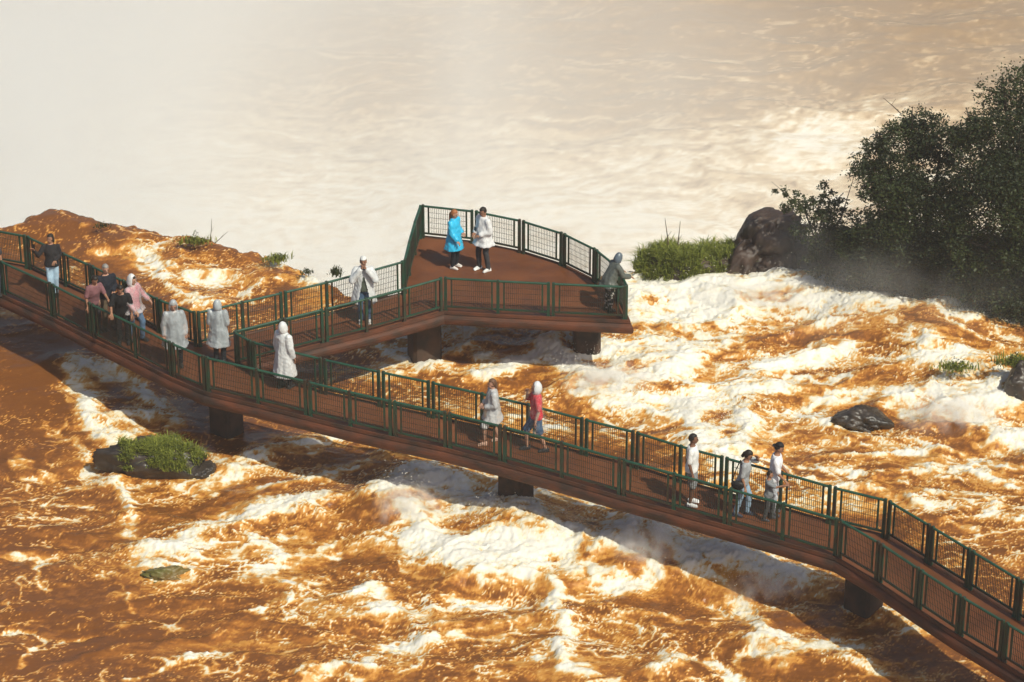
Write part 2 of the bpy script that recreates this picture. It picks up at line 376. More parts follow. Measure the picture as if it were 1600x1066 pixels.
# swirl the sampling coordinates along a curl field: foam becomes drawn-out filaments
fx, fy = X*1.0, Y*1.0
for k in range(5):
    e = 0.06
    c = 0.42
    def psi(x, y): return pn(x*c*0.8, y*c*1.1, 9) + 0.55*pn(x*c*2.1, y*c*2.6, 10) + 0.25*pn(x*c*4.6, y*c*5.2, 11)
    p0 = psi(fx, fy); vx = (psi(fx, fy+e)-p0)/e; vy = -(psi(fx+e, fy)-p0)/e
    fx = fx + 0.30*vx; fy = fy + 0.22*vy
def ridge(x, y, s): return 1-np.abs(pn(x, y, s))*2.0
def lic(x0, y0, f, ang, steps, ds, oct, seed):
    acc = fbm(x0*f, y0*f, oct, seed)
    for sg in (1, -1):
        x, y = x0.copy(), y0.copy()
        for k in range(steps):
            t = ang(x, y); x = x + sg*ds*np.cos(t); y = y + sg*ds*np.sin(t); acc = acc + fbm(x*f, y*f, oct, seed)
    return (acc-acc.mean())/acc.std()
def flow(x, y): return 0.12 + 1.5*pn(x*0.13, y*0.17, 9) + 1.1*pn(x*0.36, y*0.44, 10)
Xf, Yf = X.astype(np.float32), Y.astype(np.float32)
lc = lic(Xf+0.5*wx, Yf+0.5*wy, 0.85, flow, 6, 0.26, 2, 16); lf = lic(Xf+0.25*w3, Yf+0.25*w4, 3.4, flow, 5, 0.10, 2, 18)
cl2 = fbm(fx*1.0+4, fy*2.2, 4, 18, 0.6); cl = lc*0.35
fine = fbm(X*3.6 + 1.5*wx, Y*6.0 + wy, 4, 3, 0.75)
def line(x, y, sd, wd): return np.exp(-(pn(x, y, sd)/wd)**2)
m1 = sst(-0.28, 0.25, fbm(X*0.4, Y*0.7, 3, 12)); m2 = sst(-0.28, 0.25, fbm(X*0.7+5, Y*1.1, 3, 15))
lines = 0.50*m1*np.exp(-(lc/0.11)**2) + 0.34*m2*np.exp(-((lc-0.8)/0.12)**2) + 0.22*(m1+m2)*np.exp(-(lf/0.20)**2) + 0.45*m2*line(fx*0.55+7, fy*1.0, 13, 0.040) + 0.40*m1*line(fx*1.2+3, fy*2.0, 14, 0.060) + 0.16*line(fx*2.4, fy*3.8, 15, 0.10)
soft = np.clip(D + DS*0.9, -0.4, 1.4); sc_ = np.clip(soft, 0, 1)
tex = 0.62*lc + 0.45*lf + 0.45*cl2
RK = [(240,728,108,34),(1345,650,62,22),(1600,600,58,34),(255,900,44,18),(663,548,34,14),(917,535,32,14),(806,778,34,13),(352,668,34,14),(1352,945,36,14),(700,893,34,13)]
ring = np.zeros(X.shape)
for cx, cy, rx, ry in RK:
    rr_ = np.hypot((QX-cx)/rx, (QY-cy)/ry); ring = np.maximum(ring, np.exp(-((rr_-1.02)/0.20)**2))
DS = np.maximum(DS, 0.72*ring*(0.75+0.6*w3))
tq = np.clip(tex, -1.6, 2.0)*(1-0.55*np.clip((DS-0.6)/0.5, 0, 1))
foam = -0.03 + 0.41*D + 0.52*np.clip(DS, 0, 1.25) + (0.055 + 0.13*sc_)*tq + (0.035 + 0.29*sc_)*fine + 0.85*lines*np.clip(0.30+soft, 0.13, 0.85)
thin = np.maximum.reduce([m1*np.exp(-(lc/0.060)**2), m2*np.exp(-((lc-0.8)/0.055)**2), m2*line(fx*0.55+7, fy*1.0, 13, 0.026), m1*line(fx*1.2+3, fy*2.0, 14, 0.036)])
thin = thin*np.clip(0.55 + 0.55*soft + 0.22*fine, 0.15, 1.0)
foam = 0.40 + (foam-0.40)*1.22
foam = np.maximum(foam, foam*(1-thin) + thin*0.80)
turb = np.clip(0.30 + 0.85*np.clip(soft, 0, 1.1), 0.22, 1.2)
bil = lambda x, y, s: (1-np.abs(pn(x, y, s))*1.6)
hgt = 0.62*HT + turb*(0.20*bil(X*0.34+0.35*wx, Y*0.62+0.35*wy, 17) + 0.055*bil(X*0.65+0.4*wx, Y*1.3+0.4*wy, 18) - 0.16
      + 0.030*bil(fx*1.3, fy*2.6, 19) + 0.012*bil(fx*2.8, fy*5.6, 20))
hgt += 0.05*np.clip(foam-0.4, 0, 0.6)*(1 + 0.8*cl2) + 0.018*sc_*fine
over = Y - lipY - 0.30*wx - 0.22*w3
Z = WZ + hgt + 0.10*sst(-4, 0, over) - 0.9*np.clip(over, 0, None)**1.6 - np.where(over > 1.4, 24.0, 0)
Z = np.maximum(Z, -25.0)
out = (np.abs(X) > 20) | (Y < 48)
river = grid_mesh('river', xs, ys, Z, M['water'], np.clip(foam, 0, 1))
tag(river, 'brown silty river rushing in foaming rapids under the footbridge', None, None, 'structure')
_HX, _HY, _HZ = xs, ys, Z
def water_z(x, y):
    i = int(np.clip(np.searchsorted(xs, x), 1, len(xs)-1)); j = int(np.clip(np.searchsorted(ys, y), 1, len(ys)-1))
    return float(Z[j, i])

# ------------------------------------------------------------------ plunge pool far below the lip
BZ = -26.0
bx = axis((-220,-45,14), (-45,45,400), (45,220,14)); by = axis((60,104,8), (104,200,390), (200,420,24))
X2, Y2 = np.meshgrid(bx, by)
P2x, P2y = proj(X2, Y2, BZ)
w1 = fbm(X2*0.08, Y2*0.10, 4, 4); w2 = fbm(X2*0.08+30, Y2*0.10, 4, 7)
gx, gy = X2 + 4*w1, Y2 + 4*w2
def flow2(x, y): return 0.05 + 1.0*pn(x*0.020, y*0.03, 9) + 0.9*pn(x*0.06, y*0.09, 10)
g1, g2 = gx.astype(np.float32), gy.astype(np.float32)
la = lic(g1, g2, 0.16, flow2, 5, 1.5, 2, 5); lb = lic(g1, g2, 0.85, flow2, 4, 0.34, 3, 7)
c2 = 0.30*la + 0.34*lb; mm = sst(-0.2, 0.3, fbm(X2*0.05, Y2*0.08, 3, 3))
l2 = 0.55*mm*np.exp(-(la/0.16)**2) + 0.35*np.exp(-(lb/0.25)**2)
d2 = 0.08 + 0.30*sst(120, 260, P2y + 60*w1) + 0.38*sst(230, 400, P2y + 50*w1) - 0.16*np.exp(-((P2x-1150)/330)**2 - ((P2y-30)/110)**2) + 0.42*np.exp(-((P2x-1270)/80)**2 - ((P2y-225)/45)**2)
c3 = fbm(X2*0.75+w1*4, Y2*1.25+w2*3, 4, 12, 0.85)
foam2 = d2 + 0.05 + 0.16*c2 + 0.34*l2 + 0.62*c3
Z2 = BZ + 0.30*bil(gx*0.06, gy*0.15, 9) + 0.14*bil(gx*0.15, gy*0.40, 10) + 0.08*bil(gx*0.4, gy*1.1, 11)
pool = grid_mesh('plunge_pool', bx, by, Z2, M['basin'], np.clip(foam2, 0, 1))
tag(pool, 'pale foaming water far below behind the platform', None, None, 'structure')

# ------------------------------------------------------------------ footbridge
ZT = 0.93
NEARL = [(-190,316),(-128,345),(-64,376),(0,407),(80,443),(142,474),(209,506),(267,535),(320,557)]
NEARM = [(320,557),(401,576),(480,595),(546,611),(613,626),(699,644),(785,665),(878,690),(972,717),(1054,739),(1138,762),(1225,786),(1312,811)]
NEARR = [(1312,811),(1376,848),(1438,889),(1503,931),(1571,971),(1640,1013),(1712,1056)]
FARR = [(1388,781),(1455,821),(1518,859),(1594,905),(1672,952),(1752,1002)]
FARM = [(393,533),(504,560),(595,580),(673,596),(753,614),(825,631),(913,654),(993,674),(1064,696),(1132,714),(1221,737),(1301,760),(1388,781)]
CORN = [(365,517),(393,533)]
BRN = [(365,517),(441,498),(506,482),(572,466),(631,450),(692,433)]
PLN = [(692,433),(778,438),(861,442),(980,447)]
PLB = [(657,320),(741,329),(815,344),(880,364),(931,389),(966,417),(980,447)]
PLL = [(632,407),(639,378),(648,346),(657,320)]
BRF = [(306,488),(378,471),(442,456),(510,440),(571,424),(632,407)]
FARL = [(-190,316-6),(-120,336),(-58,350),(41,368),(99,395),(142,414),(195,439),(247,467),(306,488)]
def XY(lst): return [at(px, py, ZT).xy for px, py in lst]
outline = XY(NEARL)[:-1] + XY(NEARM)[:-1] + XY(NEARR) + list(reversed(XY(FARR)))[:-1] + list(reversed(XY(FARM))) + XY(CORN)[:1] + \
          XY(BRN)[1:-1] + XY(PLN)[:-1] + list(reversed(XY(PLB)))[:-1] + list(reversed(XY(PLL)))[:-1] + list(reversed(XY(BRF))) + list(reversed(XY(FARL)))[1:]
def dedupe(pl):
    o = []
    for p in pl:
        if not o or (p-o[-1]).length > 0.02: o.append(p)
    if (o[0]-o[-1]).length < 0.02: o.pop()
    return o
outline = dedupe(outline)
def offset(pl, d):
    """push a closed counter-clockwise outline outwards by d"""
    n = len(pl); out = []
    for i in range(n):
        a, b, c = pl[i-1], pl[i], pl[(i+1) % n]
        e1 = (b-a).normalized(); e2 = (c-b).normalized()
        n1 = Vector((e1.y, -e1.x)); n2 = Vector((e2.y, -e2.x))
        k = (n1+n2); L = max(0.5, 1+n1.dot(n2)); out.append(b + k/L*d)
    return out
area = sum(outline[i-1].x*outline[i].y - outline[i].x*outline[i-1].y for i in range(len(outline)))
if area < 0: outline.reverse()
bridge = empty('footbridge', at(800, 720, 0))
tag(bridge, 'long brown footbridge with a viewing platform on stout piers over the rapids', 'footbridge')
def child(o, par):
    o.parent = par; o.matrix_parent_inverse = par.matrix_world.inverted() if False else Matrix.Translation(-par.location)
    return o
def poly_slab(pl, z0, z1):
    bm = bmesh.new()
    top = [bm.verts.new((p.x, p.y, z1)) for p in pl]; bot = [bm.verts.new((p.x, p.y, z0)) for p in pl]
    n = len(pl)
    from mathutils.geometry import tessellate_polygon
    for tri in tessellate_polygon([[Vector((p.x, p.y, 0)) for p in pl]]):
        bm.faces.new([top[i] for i in tri]); bm.faces.new([bot[i] for i in reversed(tri)])
    for i in range(n): bm.faces.new((top[i-1], bot[i-1], bot[i], top[i]))
    bmesh.ops.recalc_face_normals(bm, faces=bm.faces)
    me = bpy.data.meshes.new('deck'); bm.to_mesh(me); bm.free(); return me
child(link('deck', poly_slab(offset(outline, 0.03), -0.20, 0.0), M['deck']), bridge)
PROF = [(0.035,0.035),(0.075,0.035),(0.085,-0.045),(0.060,-0.060),(0.105,-0.085),(0.135,-0.14),(0.145,-0.20),(0.135,-0.27),(0.10,-0.32),(0.03,-0.35),(-0.16,-0.35),(-0.16,-0.205)]
rings_all = [offset(outline, o) for o, z in PROF]
n = len(outline)
def near_idx(px, py):
    q = at(px, py, ZT).xy; return min(range(n), key=lambda i: (outline[i]-q).length)
cuts = sorted({near_idx(*p) for p in [(320,557),(1312,811),(1712,1056),(1752,1002),(1388,781),(393,533),(365,517),(692,433),(980,447),(657,320),(632,407),(306,488),(-190,310),(-190,316)]})
for a, b in zip(cuts, cuts[1:]+[cuts[0]+n]):
    mb = MB(); rr = []
    for i in range(a, b+1):
        k = i % n; rr.append([Vector((rings_all[j][k].x, rings_all[j][k].y, PROF[j][1])) for j in range(len(PROF))])
    if len(rr) > 1:
        mb.loft(rr, cap=True); o = mb.build('edge_beam', M['beam'], None); child(o, bridge)
# cross beams under the deck and piers
def pier(px, py, z, wx_, wy_, rz, name='pier', lab=None):
    P = at(px, py, z); mb = MB()
    for zz0, zz1, k0, k1 in ((-0.58,-0.352,1.30,1.34), (-4.6,-0.582,1.06,1.0)):
        rings = []
        for zz, k in ((zz0,k0),(zz1,k1)):
            c = 0.24; a, b = wx_*k/2, wy_*k/2
            pts = [(-a,-b+c*b),(-a+c*b,-b),(a-c*b,-b),(a,-b+c*b),(a,b-c*b),(a-c*b,b),(-a+c*b,b),(-a,b-c*b)]
            rings.append([Vector((P.x + x*math.cos(rz)-y*math.sin(rz), P.y + x*math.sin(rz)+y*math.cos(rz), zz)) for x, y in pts])
        mb.loft(rings)
    o = mb.build(name, M['pier']); child(o, bridge); return o
pier(663,517,-1.0,0.74,0.62,R(20)); pier(917,506,-1.0,0.68,0.6,R(2)); pier(806,757,-1.1,0.66,0.6,R(-32))
pier(352,624,-1.0,0.66,0.6,R(-36)); pier(1352,898,-1.0,0.7,0.6,R(-45)); pier(-40,470,-1.0,0.7,0.6,R(-40))

# railings
def railing(label, pts, singles=(), start=True, end=True, mesh_h=0.12, mesh_v=0.047, inward=1, skip_start_post=False):
    P = [Vector((*p, 0)) for p in XY(pts)]
    root = empty('railing', (P[0].x, P[0].y, 0)); tag(root, label, 'railing', 'green railings of the footbridge')
    off = root.location.copy(); up = Vector((0,0,1))
    def put(mb, name, m, par=None):
        mb.v = [(x-off.x, y-off.y, z) for x, y, z in mb.v]
        return mb.build(name, m, root if par is None else par)
    def post(c, d):
        mb = MB(); s = Vector((-d.y, d.x, 0)); rings = []
        for z, a, b in ((-0.07,0.052,0.048),(-0.03,0.050,0.046),(0.06,0.036,0.032),(ZT-0.005,0.034,0.030),(ZT+0.012,0.026,0.024)):
            rings.append([c + d*(a*i) + s*(b*j) + up*z for i, j in ((-1,-1),(1,-1),(1,1),(-1,1))])
        mb.loft(rings); put(mb, 'post', M['post'])
    for i in range(len(P)-1):
        a, b = P[i], P[i+1]; d = (b-a).normalized(); L = (b-a).length; s = Vector((-d.y, d.x, 0))
        sa = 0.0 if i in singles else 0.062; sb = 0.0 if (i+1) in singles else 0.062
        if not (i == 0 and not start):
            if i in singles and i > 0: pass
            else: post(a + d*sa, d)
        if not (i == len(P)-2 and not end):
            post(b - d*sb, d)
        p0, p1 = a + d*(sa+0.034), b - d*(sb+0.034)
        tr = MB(); mid = (p0+p1)/2; hl = (p1-p0).length/2
        rings = []
        for t in (-1, 1):
            c = mid + d*hl*t + up*(ZT-0.032)
            rings.append([c + s*(0.034*math.cos(k*math.pi/4+0.39)) + up*(0.028*math.sin(k*math.pi/4+0.39)) for k in range(8)])
        tr.loft(rings); put(tr, 'top_rail', M['green'])
        fr = MB(); inset = min(0.115, 0.12*L); q0, q1 = p0 + d*inset, p1 - d*inset
        fr.box(mid + up*0.135, d*hl, s*0.018, up*0.022)
        for q in (q0, q1): fr.box(q + up*((0.157+ZT-0.06)/2), d*0.020, s*0.017, up*((ZT-0.06-0.157)/2))
        f = put(fr, 'panel_frame', M['post'])
        wm = MB(); L2 = (q1-q0).length - 0.04; nv = max(3, int(L2/mesh_v)); z0, z1 = 0.157, ZT-0.058
        for k in range(1, nv):
            c = q0 + d*(0.02 + L2*k/nv); wm.box(c + up*((z0+z1)/2), d*0.0042, s*0.0042, up*((z1-z0)/2))
        nh = int((z1-z0)/mesh_h)
        for k in range(1, nh):
            wm.box((q0+q1)/2 + s*0.0082 + up*(z0 + (z1-z0)*k/nh), d*(L2/2), s*0.0034, up*0.0034)
        o = put(wm, 'wire_mesh', M['wire'], f)
        # a welded grid is too fine to pick apart wire by wire
        o['kind'] = 'stuff'
    return root
railing('near green railing of the left arm, running off the left edge', NEARL, singles=(2,6,), end=True)
railing('long near railing of the straight middle span, facing the camera', NEARM, singles=(1,3,7,9,11))
railing('near railing of the lower right arm, running off the right corner', NEARR, singles=())
railing('far railing of the lower right arm, seen against orange water', FARR, singles=())
railing('long far railing of the middle span behind the walkers in ponchos', FARM, singles=(4,5,8,10))
railing('short dark railing piece at the inner corner where the side arm begins', CORN, mesh_v=0.05)
railing('near railing of the side arm leading up to the platform', BRN, singles=(3,4))
railing('front railing of the viewing platform above its right pier', PLN, singles=(1,))
railing('curved back railing of the viewing platform against the mist', PLB)
railing('left side railing of the platform, seen almost edge on', PLL, singles=(1,2))
railing('far railing of the side arm behind the person taking a picture', BRF, singles=(1,3,4))
railing('far railing of the left arm behind the woman in light jeans', FARL, singles=(4,))

# ------------------------------------------------------------------ rocks, bank
def rock(name, label, px, py, rx, ry, rz, z, seed, mt, parent=None, rot=0, rough=0.28, cat='rock', sub=5, flat=0.0, sink=None):
    P = at(px, py, z)
    if sink is not None: P.z = water_z(P.x, P.y) + sink
    bm = bmesh.new(); bmesh.ops.create_icosphere(bm, subdivisions=sub, radius=1)
    co = np.array([v.co[:] for v in bm.verts])
    o = seed*3.7
    f = 1 + rough*(fbm(co[:,0]*0.9+o+co[:,2]*0.7, co[:,1]*0.9-o+co[:,2]*0.5, 3, seed) ) + rough*1.0*(np.abs(fbm(co[:,0]*2.2+o, co[:,1]*2.2+co[:,2]*2.1, 3, seed+3))-0.25)
    # angular facets: quantise along a few cleavage directions
    r2 = np.random.default_rng(seed)
    for k in range(9):
        dv = r2.normal(size=3); dv /= np.linalg.norm(dv); lim = 0.62+0.3*r2.random()
        dd = co@dv*f; f = np.where(dd > lim, f*(lim+(dd-lim)*0.18)/np.maximum(dd,1e-6), f)
    f += 0.06*fbm(co[:,0]*5+o, co[:,1]*5+co[:,2]*4.5, 4, seed+6)
    co = co*f[:,None]*np.array([rx,ry,rz])
    if flat: co[:,2] = np.where(co[:,2] > flat*rz, flat*rz+(co[:,2]-flat*rz)*0.3, co[:,2])
    for v, c in zip(bm.verts, co): v.co = c
    me = bpy.data.meshes.new(name); bm.to_mesh(me); bm.free()
    ob = link(name, me, mt, parent, True)
    if parent is None: ob.location = P; ob.rotation_euler = (0,0,rot)
    if label: tag(ob, label, cat)
    return ob

def blades(name, mt, pts, n, h0, h1, wid=0.012, lean=1.1, parent=None, seed=1):
    r = np.random.default_rng(seed); pts = np.array(pts, dtype=float)
    k = r.integers(0, len(pts), n); base = pts[k, :3] + np.c_[r.normal(0,1,n)*pts[k,3], r.normal(0,1,n)*pts[k,4], np.zeros(n)]
    h = h0 + (h1-h0)*r.random(n)**1.3; a = r.random(n)*2*np.pi; dirs = np.c_[np.cos(a), np.sin(a)]
    s = np.c_[-dirs[:,1], dirs[:,0], np.zeros(n)]*wid*(0.6+0.8*r.random(n))[:,None]
    ln = lean*(0.3+r.random(n))
    mid = base + np.c_[dirs*(ln*h*0.35)[:,None], h*0.62]; tip = base + np.c_[dirs*(ln*h)[:,None], h*(1.0-0.25*ln)]
    V = np.stack([base-s, base+s, mid+s*0.8, mid-s*0.8, tip], 1).reshape(-1,3)
    F = []
    for i in range(n): F += [(5*i,5*i+1,5*i+2,5*i+3),(5*i+3,5*i+2,5*i+4)]
    me = bpy.data.meshes.new(name); me.from_pydata(V.tolist(), [], F)
    t = np.repeat(r.random(n), 5); t = np.clip(t*0.75 + np.tile([0,0,.12,.12,.25], n), 0, 1)
    me.attributes.new('tone','FLOAT','POINT').data.foreach_set('value', t.astype(np.float32))
    return link(name, me, mt, parent)

def islet(label, px, py, z, rx, ry, rz, seed, gpts, gn, h0, h1, mt='rock', gm='grass', gcut=-0.25, gside=0, flat=0.55):
    P = at(px, py, z); root = empty('rock_islet', P); tag(root, label, 'islet')
    rock('rock', None, px, py, rx, ry, rz, z, seed, M[mt], parent=root, flat=flat)
    if gn:
        ob = root.children[0]; me = ob.data; nv = len(me.vertices)
        co = np.empty(nv*3); me.vertices.foreach_get('co', co); co = co.reshape(-1,3); no = np.empty(nv*3); me.vertices.foreach_get('normal', no); no = no.reshape(-1,3)
        ok = (no[:,2] > 0.15) & (co[:,2] > 0.10*rz) & (fbm(co[:,0]*1.6+seed, co[:,1]*2.2, 3, seed) > gcut)
        if gside: ok &= co[:,0]*gside > -0.55*rx
        P_ = co[ok]; g = blades('grass', M['grass' if gm == 'grass' else 'grassd'], np.c_[P_, np.full(len(P_), .04), np.full(len(P_), .04)], gn, h0, h1, parent=root, seed=seed); g['kind'] = 'stuff'
    return root
i1 = islet('grassy dark rock islet in the calm brown water at left', 240, 728, -1.80, 1.32, 0.66, 0.72, 5, None, 6500, 0.04, 0.22, gcut=-0.08, gside=1, flat=0.8)
islet('low grassy rock mound right of the viewing platform', 1052, 440, -1.95, 1.05, 0.7, 0.95, 8, None, 8000, 0.08, 0.40, 'redrock', gcut=-0.30, flat=0.85)
islet('brown rock with grass tufts below the big boulder', 1132, 424, -1.85, 1.05, 0.75, 0.90, 12, None, 2600, 0.14, 0.40, 'redrock', gcut=0.05)
rock('boulder', 'large angular brown boulder standing at the left end of the wooded bank', 1188, 392, 1.10, 0.80, 1.28, -1.3, 21, M['redrock'], rough=0.50, rot=0.6, flat=0.75)
rock('boulder', 'wet reddish rock at the waterline beneath the big boulder', 1212, 425, 0.62, 0.5, 0.62, -1.7, 23, M['redrock'])
rock('boulder', 'dark boulder half hidden by shrubs under the trees', 1290, 415, 1.0, 0.6, 0.85, -1.6, 25, M['rock'])
mid_rock = rock('boulder', 'black wet rock alone in the right hand rapids', 1345, 657, 0.80, 0.50, 0.40, -1.86, 31, M['rock'], sink=0.02, rough=0.5, rot=-0.15)
rock('boulder', 'dark rock at the right edge beside the white cascade', 1602, 606, 0.62, 0.5, 0.66, -1.5, 33, M['rock'])
rock('boulder', 'mossy yellow green rock just under the water at lower left', 255, 905, 0.52, 0.40, 0.26, -1.95, 37, M['moss'], sink=-0.12, rough=0.35)
rock('boulder', 'small dark rock breaking the foam at the foot of the big breaker', 700, 898, 0.42, 0.3, 0.26, -1.9, 39, M['rock'])
rock('boulder', 'wet slab rock at the right end of the grassy islet', 318, 740, 0.42, 0.30, 0.24, -1.9, 41, M['rock'], sink=-0.02)

# bank under the trees
bkx = np.linspace(0,1,150); bky = np.linspace(0,1,60)
U, V = np.meshgrid(bkx, bky)
fl = [at(px, py, -1.9) for px, py in [(1160,436),(1230,438),(1330,448),(1400,468),(1470,494),(1540,508),(1620,512),(1800,520),(2100,520)]]
fx_ = np.interp(U, np.linspace(0,1,len(fl)), [p.x for p in fl]); fy_ = np.interp(U, np.linspace(0,1,len(fl)), [p.y for p in fl])
by_ = np.maximum(at(1300,375,-1.5).y + 0*U, fy_ + 2.0)
BX = fx_ + 0.3*fbm(U*9, V*3, 3, 3); BY = fy_ + V*(by_-fy_ + 1.2)
BH = -2.3 + (0.2+0.75*sst(0,0.3,U))*np.sin(np.clip(V,0,1)*np.pi)**0.6*1.25 + 0.22*fbm(BX*1.3, BY*1.3, 4, 5)
co = np.stack([BX,BY,BH],-1).reshape(-1,3); idx = np.arange(150*60).reshape(60,150)
q = np.stack([idx[:-1,:-1],idx[:-1,1:],idx[1:,1:],idx[1:,:-1]],-1).reshape(-1,4)
me = bpy.data.meshes.new('river_bank'); me.from_pydata(co.tolist(), [], q.tolist())
tag(link('river_bank', me, M['soil'], None, True), 'dark wooded bank at the right', None, None, 'structure')
gp = []
for px, py in [(1410,462),(1440,470),(1500,490),(1530,495),(1560,498),(1600,500),(1545,480),(1480,480),(1390,455),(1650,505),(1580,480)]:
    P = at(px, py, -1.55); gp.append((P.x, P.y+0.3, -1.75, .25, .15))
g = blades('bank_grass', M['grassd'], gp, 5200, 0.25, 0.8, 0.012, 0.5, seed=55)
tag(g, 'long dull grass along the foot of the wooded bank', 'grass', None, 'stuff')

# ------------------------------------------------------------------ trees
def leaves_mesh(name, centres, n, size, mt, parent, seed, fill=0.55, sub=0):
    r = np.random.default_rng(seed); C = np.array(centres, dtype=float)
    if sub:
        out_ = []
        for c in C:
            for q_ in range(sub):
                d_ = r.normal(size=3); d_ /= np.linalg.norm(d_); f_ = 0.74*r.random()**0.35
                out_.append((c[0]+d_[0]*c[3]*f_*1.15, c[1]+d_[1]*c[3]*f_, c[2]+d_[2]*c[3]*f_*1.1, c[3]*(0.34+0.24*r.random())))
        C = np.array(out_)
    wgt = C[:,3]**2.2; wgt /= wgt.sum()
    # twig clumps spread through each lobe, leaves gathered round the clumps
    nc = max(20, n//42); k = r.choice(len(C), nc, p=wgt)
    d = r.normal(size=(nc,3)); d /= np.linalg.norm(d,axis=1)[:,None]
    rad = (fill + (1.08-fill)*r.random(nc)**0.6)
    clump = C[k,:3] + d*(rad*C[k,3])[:,None]*np.array([1,0.9,0.9])
    ct = np.clip(0.5*r.random(nc) + 0.5*r.random(len(C))[k], 0, 1); cs = C[k,3]*(0.16+0.20*r.random(nc))
    j = r.integers(0, nc, n)
    base = clump[j] + r.normal(size=(n,3))*cs[j][:,None]*np.array([1,1,0.75])
    a = r.normal(size=(n,3)); a[:,2] = a[:,2]*0.6 - 0.25; a /= np.linalg.norm(a,axis=1)[:,None]
    b = np.cross(a, r.normal(size=(n,3))); b /= np.linalg.norm(b,axis=1)[:,None]
    s = size*(0.6+0.8*r.random(n))[:,None]
    V = np.stack([base, base+a*s*0.5+b*s*0.27, base+a*s, base+a*s*0.5-b*s*0.27], 1).reshape(-1,3)
    idx = np.arange(4*n, dtype=np.int32)
    me = bpy.data.meshes.new(name)
    me.vertices.add(4*n); me.vertices.foreach_set('co', V.astype(np.float32).ravel())
    me.loops.add(4*n); me.loops.foreach_set('vertex_index', idx)
    me.polygons.add(n); me.polygons.foreach_set('loop_start', np.arange(0,4*n,4,dtype=np.int32)); me.update()
    tone = np.repeat(np.clip(0.70*ct[j]**1.4+0.30*r.random(n),0,1), 4).astype(np.float32)
    me.attributes.new('tone','FLOAT','POINT').data.foreach_set('value', tone)
    return link(name, me, mt, parent), clump
def tree(name, label, base, lobes, n, size, trunk_r, mt, seed, cat='tree', fill=0.30, twigs=40, group='trees and shrubs on the right bank'):
    r = random.Random(seed); P = at(*base); root = empty(name, P); tag(root, label, cat, group)
    C = []
    for px, py, rp, dy in lobes:
        Q = atY(px, py, P.y+dy); C.append((Q.x-P.x, Q.y-P.y, Q.z-P.z, rp/pxm(Q)))
    crown, clump = leaves_mesh('crown', C, n, size, mt, root, seed, fill, 10)
    tr = MB(); lm = MB(); top = Vector(C[0][:3])
    fork = Vector((0.15*top.x, 0.15*top.y, max(0.25, 0.22*top.z)))
    tr.path([Vector((0,0,-0.5)), Vector((0,0,0.02)), fork*0.6, fork], [trunk_r*1.5, trunk_r*1.15, trunk_r, trunk_r*0.85], 9)
    tr.build('trunk', M['bark'], root, True)
    for c in C:
        e = Vector(c[:3]); m1 = fork.lerp(e, 0.5) + Vector((r.uniform(-.2,.2), r.uniform(-.2,.2), r.uniform(0,.25)))
        lm.path([fork*0.95, m1, e, e + (e-m1)*0.5], [trunk_r*0.6, trunk_r*0.36, trunk_r*0.18, trunk_r*0.06], 6)
        for t in range(max(4, int(twigs*c[3]))):
            q = clump[r.randrange(len(clump))]; q = Vector(q)
            if (q-e).length > c[3]*1.4: continue
            s0 = m1.lerp(e, r.random()); mid = s0.lerp(q, 0.5) + Vector((r.uniform(-.1,.1), r.uniform(-.1,.1), r.uniform(0,.15)))
            lm.path([s0, mid, q], [trunk_r*0.14, trunk_r*0.09, trunk_r*0.04], 4)
    lm.build('limbs', M['bark'], root, True)
    return root
tree('tree', 'tallest dark leafy tree at the right edge', (1585,470,-1.3),
     [(1572,172,58,.3),(1625,172,62,.6),(1525,215,42,0),(1590,240,85,-.2),(1550,310,75,-.5),(1640,330,95,-.2),(1520,380,60,-.6),(1600,410,80,-.7),(1680,230,90,.2),(1690,420,90,-.2)], 90000, 0.075, 0.15, M['leaf'], 101)
tree('tree', 'rounded dark tree left of the tallest one', (1440,446,-1.3),
     [(1425,212,48,.2),(1378,238,42,.1),(1470,225,48,.3),(1400,285,58,-.2),(1465,300,68,-.3),(1370,310,34,-.2),(1440,360,66,-.5),(1390,385,56,-.5),(1500,400,60,-.5),(1360,360,40,-.3),(1345,395,40,-.4)], 68000, 0.075, 0.12, M['leaf'], 102)
tree('shrub', 'thin airy shrub with see-through twigs above the boulder', (1285,408,-1.0),
     [(1240,318,30,0),(1285,306,30,.1),(1222,298,16,0),(1265,350,38,-.1),(1318,325,30,.1),(1330,290,26,.2),(1340,360,36,0)], 3600, 0.085, 0.045, M['leaf2'], 103, 'shrub', 0.3, 90)
tree('shrub', 'low dense shrub between the boulder and the rounded tree', (1330,436,-1.4),
     [(1300,372,42,.3),(1350,378,48,.3),(1280,410,34,-.1),(1340,420,42,-.3),(1380,425,40,-.2)], 15000, 0.08, 0.06, M['leaf2'], 104, 'shrub', 0.4)
tree('shrub', 'dark shrub at the foot of the rounded tree beside the white water', (1430,464,-1.5),
     [(1410,430,40,0),(1450,435,42,0),(1480,455,40,0),(1420,455,26,-.2)], 12000, 0.08, 0.06, M['leaf2'], 105, 'shrub', 0.4)
tree('shrub', 'broad shrub hanging over the bank at the right edge', (1570,490,-1.5),
     [(1530,445,48,0),(1580,455,50,0),(1630,450,55,0),(1550,475,34,-.2),(1610,480,36,-.2)], 15000, 0.08, 0.06, M['leaf2'], 106, 'shrub', 0.4)
def stick(label, pts, r0=0.018):
    P0 = at(*pts[0]); o = empty('dead_branch', P0); tag(o, label, 'branch')
    Q = [P0] + [atY(px, py, P0.y) for px, py in pts[1:]]
    mb = MB(); mb.path([q-P0 for q in Q], list(np.linspace(r0, r0*0.35, len(Q))), 5); mb.build('stem', M['twig'], o, True)
    a = Q[len(Q)//2]-P0; tb = MB(); tb.path([a, a+Vector((0.10,0,0.16))], [r0*0.45, r0*0.2], 4); tb.build('twig', M['twig'], o, True)
